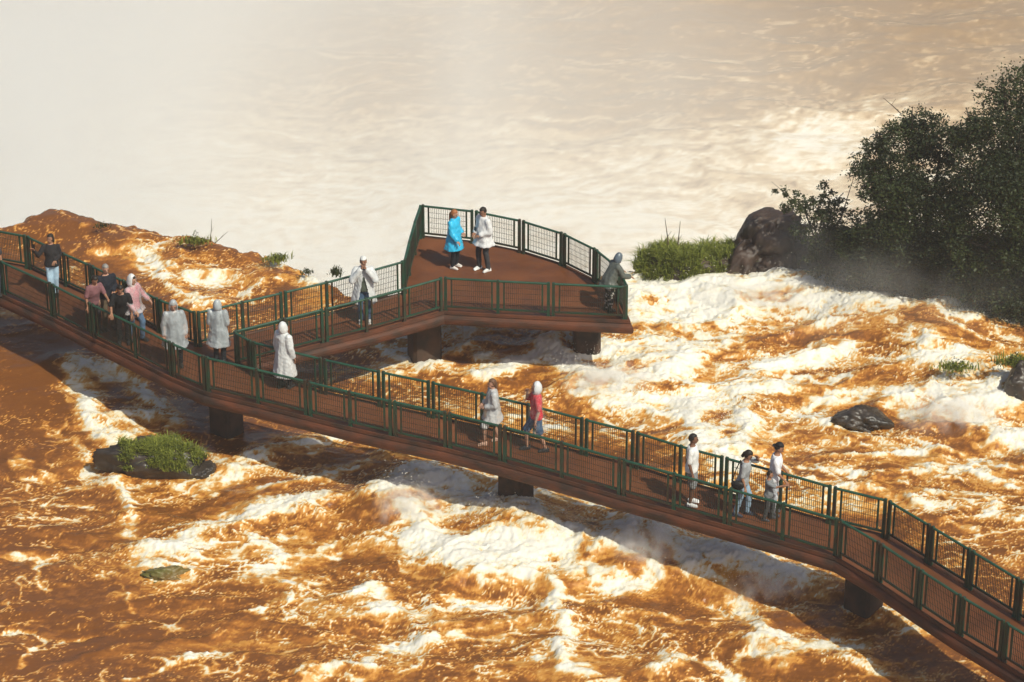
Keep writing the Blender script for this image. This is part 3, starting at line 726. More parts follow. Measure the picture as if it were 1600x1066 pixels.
stick('left bare upright stick in the grass mound by the platform', [(1046,400,-1.2),(1043,370),(1039,341)], 0.022)
stick('right bare upright stick in the grass mound by the platform', [(1058,400,-1.2),(1060,375),(1063,346)], 0.020)
stick('thin upright dead stem on the lip of the left cascade', [(328,378,-1.4),(330,362),(331,342)], 0.014)
stick('slanting dead stem on the lip of the left cascade', [(336,380,-1.4),(345,372),(356,362)], 0.012)
stick('slanting bare branch above the crown of the rounded tree', [(1408,178,3.6),(1393,164),(1380,153)], 0.016)
def tuft(label, px, py, z, rx, n, h0, h1, seed, mt='grassd'):
    P = at(px, py, z); root = empty('lip_plant', P); tag(root, label, 'plant', 'small plants along the cascade lip')
    g = blades('leaves', M[mt], [(0,0,-0.05,rx,0.10)], n, h0, h1, 0.014, 0.7, root, seed)
    c = [(0,0,h0*0.8,rx*1.0)]
    leaves_mesh('foliage', c, n//3, 0.05, M['leaf2'], root, seed+1, 0.2)
tuft('largest green plant on the lip of the left cascade beside the dead stems', 303, 376, -1.35, 0.22, 300, 0.06, 0.2, 201, 'grass')
tuft('green plant on the lip of the left cascade near its lower end', 432, 404, -1.45, 0.14, 260, 0.08, 0.22, 202, 'grass')
tuft('small green plant on the lip left of the big one', 160, 352, -1.25, 0.10, 90, 0.04, 0.10, 203)
tuft('lowest tiny plant where the left cascade lip meets the side arm', 478, 424, -1.5, 0.08, 80, 0.04, 0.10, 204)
tuft('small dark plant standing out of the mist left of the photographer', 525, 426, -1.4, 0.07, 150, 0.08, 0.18, 205)
tuft('green plant in the foam left of the right edge rock', 1493, 574, -1.2, 0.20, 320, 0.08, 0.25, 206, 'grass')
tuft('green plant on the dark rock at the right edge', 1588, 566, -0.95, 0.22, 380, 0.1, 0.3, 207, 'grass')

# ------------------------------------------------------------------ spray
def spray(label, px, py, z, n, sx, sy, sz, seed):
    n = n//4; sz = sz*1.7; r = np.random.default_rng(seed); P = at(px, py, z)
    T = np.array([[1,1,1],[-1,-1,1],[-1,1,-1],[1,-1,-1]])/1.7
    c = np.c_[r.normal(0,sx,n), r.normal(0,sy,n), np.abs(r.normal(0,1,n))**1.3*sz]
    s = (0.004+0.010*r.random(n)**2.5)
    V = (c[:,None,:] + T[None]*s[:,None,None]*(0.7+0.6*r.random((n,4,1)))).reshape(-1,3)
    F = []
    for i in range(n): F += [(4*i,4*i+1,4*i+2),(4*i,4*i+3,4*i+1),(4*i,4*i+2,4*i+3),(4*i+1,4*i+3,4*i+2)]
    me = bpy.data.meshes.new('spray'); me.from_pydata(V.tolist(), [], F)
    o = link('spray', me, M['foamdrop']); o.location = P; tag(o, label, 'spray', None, 'stuff')
M['foamdrop'] = mat('white_spray', (0.85,0.80,0.70), (0.80,0.74,0.62), 0.6, 20)
for lab, px, py, z, n, sx, sy, sz, sd in [
  ('spray thrown up by the left end of the big breaker', 640, 780, -1.5, 2200, .32, .22, .20, 1),
  ('spray along the top of the big breaker', 770, 815, -1.5, 2600, .9, .2, .14, 2),
  ('tall splash in front of the middle pier to its right', 1008, 845, -1.5, 2600, .26, .2, .26, 3),
  ('spray over the foam beside the right arm of the footbridge', 1190, 900, -1.6, 2200, .8, .2, .15, 4),
  ('spray over the breaker under the viewing platform', 930, 575, -1.5, 2000, .7, .2, .16, 5),
  ('spray on the foam tongue behind the man in white', 1125, 660, -1.5, 2200, .4, .4, .18, 6),
  ('spray at the white cascade on the right', 1480, 610, -1.3, 2600, .8, .4, .18, 7),
  ('spray in the foam under the bushes', 1150, 458, -1.5, 2400, 1.4, .3, .20, 8),
  ('spray on the foam ridge at the bottom centre', 884, 990, -1.6, 1400, .14, .5, .14, 9)]:
    spray(lab, px, py, z, n, sx, sy, sz, sd)
# ------------------------------------------------------------------ people
_cm = {}
def cloth(c, rough=0.85, name='cloth'):
    key = (name, c, rough)
    if key not in _cm: _cm[key] = mat(name, c, tuple(x*0.78 for x in c), rough, 9, 0.25, 40, spec=0.25)
    return _cm[key]
def plastic(c, alpha, name='poncho_plastic'):
    key = (name, c, alpha)
    if key in _cm: return _cm[key]
    m, t, p = mat_new(name); p.inputs['Base Color'].default_value = (*c, 1); p.inputs['Roughness'].default_value = 0.32
    tc = t.nodes.new('ShaderNodeTexCoord'); mp = t.nodes.new('ShaderNodeMapping'); mp.inputs['Scale'].default_value = (1,1,0.45)
    t.links.new(tc.outputs['Object'], mp.inputs[0])
    n_ = t.nodes.new('ShaderNodeTexNoise'); n_.inputs['Scale'].default_value = 5; n_.inputs['Detail'].default_value = 3; n_.inputs['Distortion'].default_value = 0.8
    t.links.new(mp.outputs[0], n_.inputs['Vector'])
    mr = t.nodes.new('ShaderNodeMapRange'); mr.inputs[1].default_value = 0.35; mr.inputs[2].default_value = 0.65
    mr.inputs[3].default_value = max(0.0, alpha-0.10); mr.inputs[4].default_value = min(1.0, alpha+0.10)
    t.links.new(n_.outputs['Fac'], mr.inputs[0]); t.links.new(mr.outputs[0], p.inputs['Alpha'])
    b = t.nodes.new('ShaderNodeBump'); b.inputs['Strength'].default_value = 0.35; b.inputs['Distance'].default_value = 0.02
    t.links.new(n_.outputs['Fac'], b.inputs['Height']); t.links.new(b.outputs[0], p.inputs['Normal'])
    _cm[key] = m; return m
SKIN = {'light': cloth((0.46,0.25,0.17), 0.55, 'skin'), 'tan': cloth((0.33,0.165,0.10), 0.55, 'skin'), 'dark': cloth((0.20,0.098,0.060), 0.55, 'skin')}
EYE = mat('eye_dark', (0.012,0.010,0.009), None, 0.3)
pending = []; CUT = {}
def remesh(name, mb, mt, parent, vox, wrinkle=0.0, extra=None, smooth=3, cut=None):
    o = mb.build(name, mt, parent)
    r = o.modifiers.new('r', 'REMESH'); r.mode = 'VOXEL'; r.voxel_size = vox; r.use_smooth_shade = True
    s_ = o.modifiers.new('s', 'SMOOTH'); s_.iterations = smooth; s_.factor = 0.5
    pending.append((o, wrinkle, extra)); CUT[o.name] = cut; return o
ARM = dict(
 down=((0.06,-0.02,-0.28),(0.07,0.06,-0.53)), front=((0.05,-0.02,-0.27),(-0.08,0.20,-0.34)), rail=((0.07,0.10,-0.25),(0.05,0.34,-0.34)),
 face=((0.10,0.18,-0.20),(-0.12,0.20,0.12)), out=((0.14,0.02,-0.25),(0.22,0.16,-0.42)), point=((0.03,0.24,-0.10),(0.02,0.48,-0.02)),
 brow=((0.12,0.22,-0.06),(-0.06,0.22,0.14)), selfie=((0.16,0.10,-0.20),(0.26,0.26,0.04)), hip=((0.16,-0.04,-0.24),(0.04,0.10,-0.40)), swing=((0.05,-0.10,-0.27),(0.06,-0.06,-0.52)),
 fwd=((0.05,0.05,-0.28),(0.04,0.22,-0.46)), cross=((0.07,0.06,-0.27),(-0.16,0.18,-0.22)))
def person(label, px, py, H, face, skin='tan', arms=('down','down'), lean=0, yaw=0, nod=0, stance=((-.10,0),(.10,0)),
           top=None, sleeves='short', legs=None, legwear='trousers', shoes=(0.03,0.03,0.03), hair=(0.02,0.014,0.010), hairstyle='short',
           poncho=None, hem=0.45, hood=None, cap=None, stripes=False, bare_head=False, open_front=False, collar=None):
    k = H/1.75; root = empty('person', at(px, py, 0.0), R(face)); tag(root, label, 'person', 'visitors on the footbridge')
    la = R(lean)
    def L(x, f, z): return Vector((x, -f, z))*k
    def T(v):
        h = Vector((0,0,0.93*k)); q = v-h
        return h + Vector((q.x, q.y*math.cos(la)-q.z*math.sin(la), q.y*math.sin(la)+q.z*math.cos(la)))
    sk = SKIN[skin]
    def section(mb, secs, grow=0.0, tr=T, fold=0.0, ph=0.0):
        rings = []
        for (f, z, rx, ry) in secs:
            ring = []
            for i in range(28):
                a = 2*math.pi*i/28; g = 1+fold*(math.sin(5*a+ph+z*2)*0.6+math.sin(9*a+2*ph)*0.4)
                ring.append(tr(L((rx+grow)*math.cos(a)*g, f+(ry+grow)*math.sin(a)*g, z)))
            rings.append(ring)
        mb.loft(rings)
    TORSO = [(0,0.80,0.10,0.075),(0,0.86,0.165,0.115),(0,0.95,0.165,0.115),(0.01,1.08,0.145,0.105),(0.012,1.26,0.170,0.118),(0,1.38,0.172,0.105),(0,1.44,0.135,0.085),(0,1.475,0.07,0.065)]
    sh = {s: T(L(0.178*s, 0, 1.405)) for s in (-1,1)}
    el, ha = {}, {}
    for s, an in zip((-1,1), arms):
        (e0,e1,e2),(h0,h1,h2) = ARM[an]
        el[s] = sh[s] + L(e0*s, e1, e2); ha[s] = sh[s] + L(h0*s, h1, h2)
    hipj = {s: L(0.088*s, 0, 0.90) for s in (-1,1)}
    ft, kn = {}, {}
    for s, (fx_, ff) in zip((-1,1), stance):
        ft[s] = L(fx_, ff, 0.085); kn[s] = (hipj[s]+ft[s])/2 + L(0.01*s, 0.045 + max(0, ff)*0.35, 0.02)
    hc = T(L(0, 0.02, 1.625)); hr = Matrix.Rotation(R(yaw), 3, 'Z') @ Matrix.Rotation(R(nod)+la*0.6, 3, 'X')
    def Hd(x, f, z): return hc + hr @ L(x, f, z)
    # body: one continuous skin
    b = MB(); section(b, TORSO)
    b.tube(T(L(0,-0.005,1.44)), Hd(0,-0.02,-0.06), 0.056*k, 0.052*k, 10)
    b.ellipsoid(Hd(0,-0.008,0.018), 0.076*k, 0.094*k, 0.105*k, 16, 10, hr); b.ellipsoid(Hd(0,0.028,-0.055), 0.056*k, 0.062*k, 0.058*k, 12, 8, hr)
    b.tube(Hd(0,0.086,0.012), Hd(0,0.104,-0.022), 0.010*k, 0.015*k, 8)
    for s in (-1,1): b.ellipsoid(Hd(0.077*s,-0.005,-0.01), 0.014*k, 0.024*k, 0.034*k, 8, 6, hr)
    for s in (-1,1):
        b.tube(sh[s], el[s], 0.052*k, 0.041*k, 10); b.tube(el[s], ha[s], 0.041*k, 0.027*k, 10)
        b.tube(hipj[s], kn[s], 0.086*k, 0.058*k, 12); b.tube(kn[s], kn[s].lerp(ft[s],0.35), 0.055*k, 0.056*k, 10); b.tube(kn[s].lerp(ft[s],0.35), ft[s], 0.055*k, 0.036*k, 10)
        b.tube(ft[s]+L(0,-0.03,-0.045), ft[s]+L(0.012*s,0.13,-0.055), 0.038*k, 0.028*k, 8)
    ex = MB(); nsk = 0
    for s in (-1,1):
        d = (ha[s]-el[s]).normalized(); u = d.cross(Vector((0,0,1)));
        if u.length < 0.2: u = d.cross(Vector((0,1,0)))
        u.normalize(); v = u.cross(d); c = ha[s]
        ring = [c + d*(0.0)*k]
        ex.tube(c - d*0.01*k + u*0.018*k, c + d*0.075*k + u*0.022*k, 0.020*k, 0.021*k, 8); ex.tube(c - d*0.01*k - u*0.018*k, c + d*0.07*k - u*0.020*k, 0.019*k, 0.018*k, 8)
        for i, (off, ln) in enumerate(((-0.033,0.062),(-0.011,0.075),(0.011,0.080),(0.033,0.072))):
            p0 = c + d*0.080*k + u*off*k; p1 = p0 + d*ln*0.55*k - v*0.010*k; p2 = p1 + d*ln*0.38*k - v*0.026*k
            ex.tube(p0, p1, 0.0088*k, 0.0080*k, 6); ex.tube(p1, p2, 0.0080*k, 0.0068*k, 6)
        t0 = c + d*0.02*k + u*0.036*k*(-s); t1 = t0 + d*0.030*k + u*0.026*k*(-s) - v*0.012*k; ex.tube(t0, t1, 0.011*k, 0.0095*k, 6); ex.tube(t1, t1 + d*0.028*k - v*0.012*k, 0.0095*k, 0.008*k, 6)
    ey = MB()
    for s in (-1,1): ey.ellipsoid(Hd(0.032*s,0.085,0.012), 0.013*k, 0.008*k, 0.007*k, 8, 5, hr); ey.ellipsoid(Hd(0.032*s,0.086,0.032), 0.020*k, 0.006*k, 0.004*k, 8, 5, hr)
    ey.ellipsoid(Hd(0,0.090,-0.055), 0.022*k, 0.006*k, 0.004*k, 8, 5, hr)
    remesh('body', b, sk, root, 0.0165*k, 0, (ex, ey))
    # clothes
    if top is not None:
        m_ = MB(); section(m_, [(0,0.86,0.185,0.132),(0,0.95,0.180,0.130)] + TORSO[3:7] + [(0,1.468,0.085,0.078)], 0.016, fold=0.03, ph=px)
        for s in (-1,1):
            if sleeves == 'short': m_.tube(sh[s], sh[s].lerp(el[s],0.85), 0.070*k, 0.066*k, 10, True)
            else: m_.tube(sh[s], el[s], 0.070*k, 0.060*k, 10); m_.tube(el[s], el[s].lerp(ha[s],0.93), 0.060*k, 0.044*k, 10)
        remesh('shirt', m_, cloth(top), root, 0.019*k, 0.010)
    if legs is not None:
        m_ = MB(); section(m_, [(0,0.80,0.12,0.09),(0,0.85,0.178,0.128),(0,0.96,0.172,0.122),(0,1.00,0.160,0.115)], 0.006, tr=lambda v: v)
        for s in (-1,1):
            if legwear == 'shorts': m_.tube(hipj[s], hipj[s].lerp(kn[s],0.95), 0.105*k, 0.096*k, 12)
            else:
                m_.tube(hipj[s], kn[s], 0.100*k, 0.078*k, 12); m_.tube(kn[s], ft[s]+L(0,0,0.005), 0.076*k, 0.062*k, 12)
        tm = cloth(legs)
        if stripes: tm = stripe_mat()
        remesh('shorts' if legwear == 'shorts' else 'trousers', m_, tm, root, 0.019*k, 0.010)
    for s in (-1,1):
        m_ = MB(); d = L(0.014*s,0.15,0)
        m_.tube(ft[s]+L(0,-0.035,-0.030), ft[s]+L(0.012*s,0.06,-0.036), 0.050*k, 0.047*k, 10); m_.tube(ft[s]+L(0.012*s,0.06,-0.042), ft[s]+L(0.016*s,0.145,-0.050), 0.046*k, 0.034*k, 10)
        m_.box(ft[s]+L(0.008*s,0.052,-0.074), L(0.046,0,0), L(0,0.128,0), L(0,0,0.0105))
        remesh('shoe', m_, cloth(shoes, 0.6), root, 0.013*k)
    if poncho is not None:
        m_ = MB(); W = 0.045
        secs = [(0,hem,0.27+W,0.235+W*0.6),(0,hem+0.02,0.275+W,0.24+W*0.6),(0,(hem+0.95)/2,0.245+W*0.7,0.215),(0.005,0.98,0.225,0.19),(0.01,1.2,0.215,0.165),(0,1.36,0.205,0.135),(0,1.45,0.150,0.105),(0,1.50,0.085,0.085)]
        section(m_, secs, 0.0, fold=0.075, ph=px*0.37, tr=(lambda v: T(v) if v.z > 0.93*k else v))
        for s in (-1,1):
            m_.tube(sh[s], el[s], 0.090*k, 0.088*k, 12); m_.tube(el[s], el[s].lerp(ha[s],0.86), 0.086*k, 0.074*k, 12)
        remesh('poncho', m_, plastic(*poncho), root, 0.020*k, 0.011, cut=(lambda c: c.y < -0.04 and c.z < 1.28*k and abs(c.x) < 0.02 + 0.20*max(0.0, 1.28*k-c.z)) if open_front else None)
    def shell(name, rx, ry, rz, cf, cz, mt, keep):
        bm = bmesh.new(); bmesh.ops.create_uvsphere(bm, u_segments=28, v_segments=18, radius=1)
        dead = []
        for f in bm.faces:
            c = f.calc_center_median()
            if not keep(c.x, -c.y, c.z): dead.append(f)
        bmesh.ops.delete(bm, geom=dead, context='FACES')
        for v in bm.verts:
            if name == 'hood':
                zz = v.co.z; v.co.x *= (1+0.38*max(0,-zz)-0.10*max(0,zz)); v.co.y = v.co.y*(1+0.15*max(0,-zz)-0.12*max(0,zz)) + 0.16*max(0,zz)**2; v.co.z = zz*(1.05 if zz > 0 else 1.22)
            w_ = 1+0.025*math.sin(v.co.x*9+px)*math.sin(v.co.z*7)
            v.co = Hd(v.co.x*rx*w_, cf - v.co.y*ry*w_, cz + v.co.z*rz*w_)
        bmesh.ops.solidify(bm, geom=bm.faces[:], thickness=0.006*k)
        me_ = bpy.data.meshes.new(name); bm.to_mesh(me_); bm.free(); return link(name, me_, mt, root, True)
    if hood is not None:
        shell('hood', 0.108, 0.125, 0.150, -0.022, 0.0, plastic(*hood), lambda x, f, z: f < 0.62 or z > 0.80 or z < -0.75)
    if hood is None or hood[1] < 0.8:
        if hairstyle != 'none':
            hm = cloth(hair, 0.5, 'hair')
            if hairstyle == 'short': shell('hair', 0.084, 0.102, 0.112, -0.012, 0.026, hm, lambda x, f, z: (z > 0.55 if f > 0.25 else z > -0.25-0.25*(f < -0.3)))
            else:
                shell('hair', 0.090, 0.108, 0.118, -0.016, 0.022, hm, lambda x, f, z: (z > 0.55 if f > 0.3 else z > -0.6))
                h_ = MB(); h_.tube(Hd(0,-0.085,-0.01), Hd(0.02,-0.105,-0.20 if hairstyle == 'long' else -0.10), 0.062*k, 0.045*k, 10)
                remesh('hair', h_, hm, root, 0.016*k, 0.01)
    if cap is not None:
        cm_ = cloth(cap, 0.7); shell('cap', 0.088, 0.106, 0.118, -0.008, 0.030, cm_, lambda x, f, z: z > 0.28)
        br = MB(); rr = []
        for t in range(9):
            a = R(-60+15*t); rr.append((math.sin(a)*0.082, math.cos(a)))
        top_ = [Hd(x, -0.075-0.085*c, 0.050-0.01*c) for x, c in rr] + [Hd(x, -0.085*c*0.8, 0.060) for x, c in reversed(rr)]
        bot_ = [p + hr @ L(0,0,-0.008) for p in top_]
        br.loft([bot_, top_]); br.build('cap_brim', cm_, root)
    return root, ha
def stripe_mat():
    m, t, p = mat_new('patterned_fabric'); tc = t.nodes.new('ShaderNodeTexCoord')
    wv = t.nodes.new('ShaderNodeTexVoronoi'); wv.inputs['Scale'].default_value = 14; t.links.new(tc.outputs['Object'], wv.inputs['Vector'])
    cr = t.nodes.new('ShaderNodeValToRGB'); e = cr.color_ramp.elements; e[0].position = 0.30; e[0].color = (0.62,0.58,0.52,1); e[1].position = 0.42; e[1].color = (0.03,0.03,0.03,1)
    t.links.new(wv.outputs['Distance'], cr.inputs[0]); t.links.new(cr.outputs[0], p.inputs['Base Color']); p.inputs['Roughness'].default_value = 0.85
    return m
CLEAR = ((0.50,0.54,0.56), 0.50); WHITE = ((0.64,0.65,0.65), 0.86); MILK = ((0.72,0.72,0.71), 0.80); THIN = ((0.72,0.70,0.66), 0.28)
def world_of(root, v):
    c, s_ = math.cos(root.rotation_euler.z), math.sin(root.rotation_euler.z)
    return root.location + Vector((c*v.x - s_*v.y, s_*v.x + c*v.y, v.z))
def phone(label, root, hand, rz, tilt=0.0):
    P = world_of(root, hand) + Vector((0,0,0.09)); o = empty('phone', P, rz); tag(o, label, 'phone')
    dk = cloth((0.02,0.02,0.022), 0.3, 'phone_case')
    bm = bmesh.new(); bmesh.ops.create_cube(bm, size=1); bmesh.ops.scale(bm, vec=(0.075,0.009,0.15), verts=bm.verts)
    bmesh.ops.bevel(bm, geom=bm.edges[:], offset=0.004, segments=2, affect='EDGES')
    me_ = bpy.data.meshes.new('case'); bm.to_mesh(me_); bm.free(); link('case', me_, dk, o)
    sc = MB(); sc.box((0,0.0048,0), (0.033,0,0), (0,0.0007,0), (0,0,0.068)); sc.build('screen', mat('screen_glass', (0.03,0.035,0.04), None, 0.1), o)
    ln = MB(); ln.tube((0.02,-0.005,0.055), (0.02,-0.007,0.055), 0.009, 0.009, 10, False); ln.build('lens', EYE, o)

person('person at the left edge, only a dark-haired face showing', -8, 462, 1.66, 30, 'tan', ('down','down'), top=(0.05,0.05,0.06), legs=(0.05,0.06,0.09), yaw=20)
w2, h2 = person('woman in black top and light blue jeans leaning back on the far railing', 85, 461, 1.64, 8, 'tan', ('selfie','front'), lean=-5, yaw=-35, stance=((-.05,.10),(.06,.02)),
       top=(0.022,0.020,0.022), sleeves='long', legs=(0.36,0.50,0.62), hairstyle='bun')
phone('small phone held up by the woman in light jeans', w2, h2[-1], R(-20))
person('woman in mauve t-shirt looking down over the near railing', 149, 519, 1.60, 35, 'tan', ('down','rail'), lean=14, nod=18, top=(0.22,0.10,0.11), legs=(0.05,0.05,0.06), hairstyle='bun')
person('grey-haired man in navy shirt between mauve and black t-shirts', 171, 514, 1.74, 28, 'light', ('down','front'), nod=12, top=(0.014,0.017,0.026), sleeves='long', legs=(0.13,0.095,0.06), hair=(0.30,0.28,0.26))
person('man in black t-shirt bending to the near railing', 194, 536, 1.70, 5, 'tan', ('rail','down'), lean=18, nod=15, yaw=15, top=(0.012,0.012,0.013), legs=(0.018,0.018,0.020))
person('person in pink top under a clear hooded poncho with blue jeans', 212, 532, 1.74, 60, 'light', ('fwd','out'), nod=10, top=(0.50,0.13,0.16), sleeves='long', legs=(0.09,0.15,0.24), poncho=((0.75,0.68,0.68),0.28), hem=0.82, hood=((0.72,0.72,0.72),0.75), stance=((-.1,-.12),(.1,.14)))
person('person in crinkled clear poncho facing the camera, bareheaded', 276, 572, 1.72, 12, 'light', ('down','down'), nod=22, top=(0.16,0.17,0.18), legs=(0.020,0.022,0.028), poncho=CLEAR, hem=0.55, hair=(0.30,0.29,0.28), hood=((0.50,0.53,0.55),0.5))
person('person in grey translucent poncho seen from behind at the junction', 344, 565, 1.62, 172, 'tan', ('front','front'), top=(0.17,0.18,0.19), legs=(0.020,0.022,0.026), poncho=((0.46,0.50,0.52),0.60), hem=0.50, hood=((0.42,0.46,0.48),0.85))
person('person in long white hooded poncho walking away', 446, 606, 1.70, 140, 'tan', ('down','down'), top=(0.6,0.6,0.6), legs=(0.020,0.020,0.024), poncho=WHITE, hem=0.36, hood=((0.64,0.65,0.65),0.94), stance=((-.09,.06),(.09,-.08)))
w10, h10 = person('person in open white coat and cap raising a phone on the side arm', 570, 503, 1.76, 4, 'tan', ('face','face'), top=(0.085,0.10,0.075), sleeves='long', legs=(0.07,0.12,0.20), poncho=((0.66,0.67,0.67),0.86), hem=0.56, open_front=True, cap=(0.75,0.75,0.73), shoes=(0.6,0.58,0.54))
phone('phone held to the face of the person on the side arm', w10, (h10[-1]+h10[1])/2 - Vector((0,0,0.05)), R(4))
person('blonde woman in bright turquoise rain poncho on the platform', 710, 418, 1.60, 62, 'light', ('fwd','front'), top=(0.02,0.32,0.55), sleeves='long', legs=(0.016,0.018,0.026), poncho=((0.035,0.46,0.74),0.96), hem=0.60, hair=(0.36,0.13,0.045), hairstyle='long', shoes=(0.70,0.64,0.60), nod=14)
w12, h12 = person('man in white hooded jacket and dark trousers on the platform', 756, 422, 1.74, -52, 'tan', ('front','front'), top=(0.62,0.62,0.62), sleeves='long', legs=(0.045,0.045,0.050), poncho=((0.74,0.74,0.74),0.82), hem=0.74, shoes=(0.78,0.77,0.75), nod=18, stance=((-.12,.05),(.12,-.05)))
phone('phone held low by the man in the white jacket', w12, h12[-1], R(-50))
person('person in dark hooded raincoat and patterned trousers in the platform corner', 950, 486, 1.56, 118, 'tan', ('rail','rail'), lean=26, nod=10, top=(0.045,0.052,0.048), sleeves='long', legs=(0.3,0.3,0.3), stripes=True, poncho=((0.095,0.105,0.092),0.90), hem=0.80, hood=((0.10,0.13,0.16),0.98))
person('woman in white poncho with bare legs walking left', 770, 692, 1.62, -78, 'light', ('front','front'), top=(0.36,0.36,0.37), sleeves='long', legs=(0.75,0.74,0.72), legwear='shorts', poncho=((0.58,0.58,0.58),0.62), hem=0.66, hair=(0.13,0.065,0.035), hairstyle='bun', shoes=(0.5,0.30,0.22), stance=((-.07,-.16),(.07,.22)), yaw=10)
person('man in red shirt and blue shorts under a clear poncho', 838, 704, 1.72, -82, 'light', ('face','down'), top=(0.58,0.018,0.035), legs=(0.06,0.11,0.19), legwear='shorts', poncho=((0.78,0.72,0.70),0.07), hem=0.56, hood=((0.66,0.68,0.68),0.82), shoes=(0.03,0.03,0.035), stance=((-.08,.20),(.08,-.20)))
person('man in white shirt and grey shorts with white trainers', 1079, 788, 1.74, 78, 'dark', ('down','down'), top=(0.74,0.74,0.72), legs=(0.26,0.27,0.28), legwear='shorts', shoes=(0.80,0.80,0.80), hair=(0.02,0.016,0.014), yaw=10)
w17, h17 = person('woman in grey t-shirt and pale jeans with a hand on her brow', 1158, 805, 1.62, 72, 'tan', ('down','brow'), lean=8, nod=22, top=(0.34,0.35,0.36), legs=(0.30,0.42,0.54), hairstyle='bun', shoes=(0.04,0.05,0.08), stance=((-.08,-.12),(.08,.12)))
person('man in white t-shirt and black cap behind the boy', 1206, 803, 1.76, 82, 'tan', ('fwd','fwd'), lean=6, nod=8, top=(0.78,0.78,0.80), legs=(0.50,0.52,0.56), cap=(0.014,0.014,0.016), shoes=(0.05,0.05,0.06))
person('small boy in grey shirt pointing to the right', 1199, 812, 1.20, 78, 'tan', ('point','fwd'), top=(0.20,0.21,0.22), legs=(0.085,0.088,0.092), shoes=(0.06,0.06,0.07), stance=((-.10,-.10),(.10,.12)))
# shoulder bag carried by the woman in grey
bagP = world_of(w17, Vector((-0.24, 0.05, 0.86))); bag = empty('shoulder_bag', bagP, w17.rotation_euler.z); tag(bag, 'black shoulder bag of the woman in grey t-shirt', 'bag')
bb = MB(); bb.ellipsoid((0,0,0), 0.07, 0.15, 0.11, 16, 10); remesh('pouch', bb, cloth((0.014,0.013,0.014), 0.5), bag, 0.018, 0.01)
fl_ = MB(); fl_.ellipsoid((-0.012,0,0.035), 0.066, 0.152, 0.085, 14, 8); remesh('flap', fl_, cloth((0.018,0.016,0.016), 0.5), bag, 0.018, 0.0)
stp = MB(); stp.path([Vector((0.0,-0.12,0.07)), Vector((0.06,-0.08,0.35)), Vector((0.12,-0.02,0.56)), Vector((0.06,0.06,0.35)), Vector((0,0.12,0.07))], [0.011]*5, 6); stp.build('strap', cloth((0.014,0.013,0.014), 0.5), bag)

dg = bpy.context.evaluated_depsgraph_get()
done = []
for o, wr, ex in pending: done.append(bpy.data.meshes.new_from_object(o.evaluated_get(dg), depsgraph=dg))
for (o, wr, ex), me in zip(pending, done):
    o.modifiers.clear(); old = o.data; o.data = me
    nv = len(me.vertices); co = np.empty(nv*3, dtype=np.float32); me.vertices.foreach_get('co', co); co = co.reshape(-1,3)
    if wr:
        no = np.empty(nv*3, dtype=np.float32); me.vertices.foreach_get('normal', no); no = no.reshape(-1,3)
        q = o.parent.location.x*3.1
        f = fbm(co[:,0]*9+co[:,1]*6+q, co[:,2]*6+co[:,1]*5, 3, 5) + 0.6*fbm(co[:,0]*17+q, co[:,2]*13-co[:,1]*15, 2, 9)
        co = co + no*(wr*f)[:,None]; me.vertices.foreach_set('co', co.astype(np.float32).ravel())
    if CUT.get(o.name):
        bm = bmesh.new(); bm.from_mesh(me); bmesh.ops.delete(bm, geom=[f for f in bm.faces if CUT[o.name](f.calc_center_median())], context='FACES'); bm.to_mesh(me); bm.free()
    if ex is not None:
        bm = bmesh.new(); bm.from_mesh(me)
        for i, m_ in enumerate(ex):
            t_ = m_.mesh('tmp'); t_.materials.clear(); n0 = len(bm.faces); bm.from_mesh(t_); bm.faces.ensure_lookup_table()
            for f in bm.faces[n0:]: f.material_index = i
            bpy.data.meshes.remove(t_)
        bm.to_mesh(me); bm.free()
        while len(me.materials) < 2: me.materials.append(EYE)
    if len(me.materials) == 0: me.materials.append(old.materials[0])
    me.polygons.foreach_set('use_smooth', np.ones(len(me.polygons), dtype=bool)); me.update()


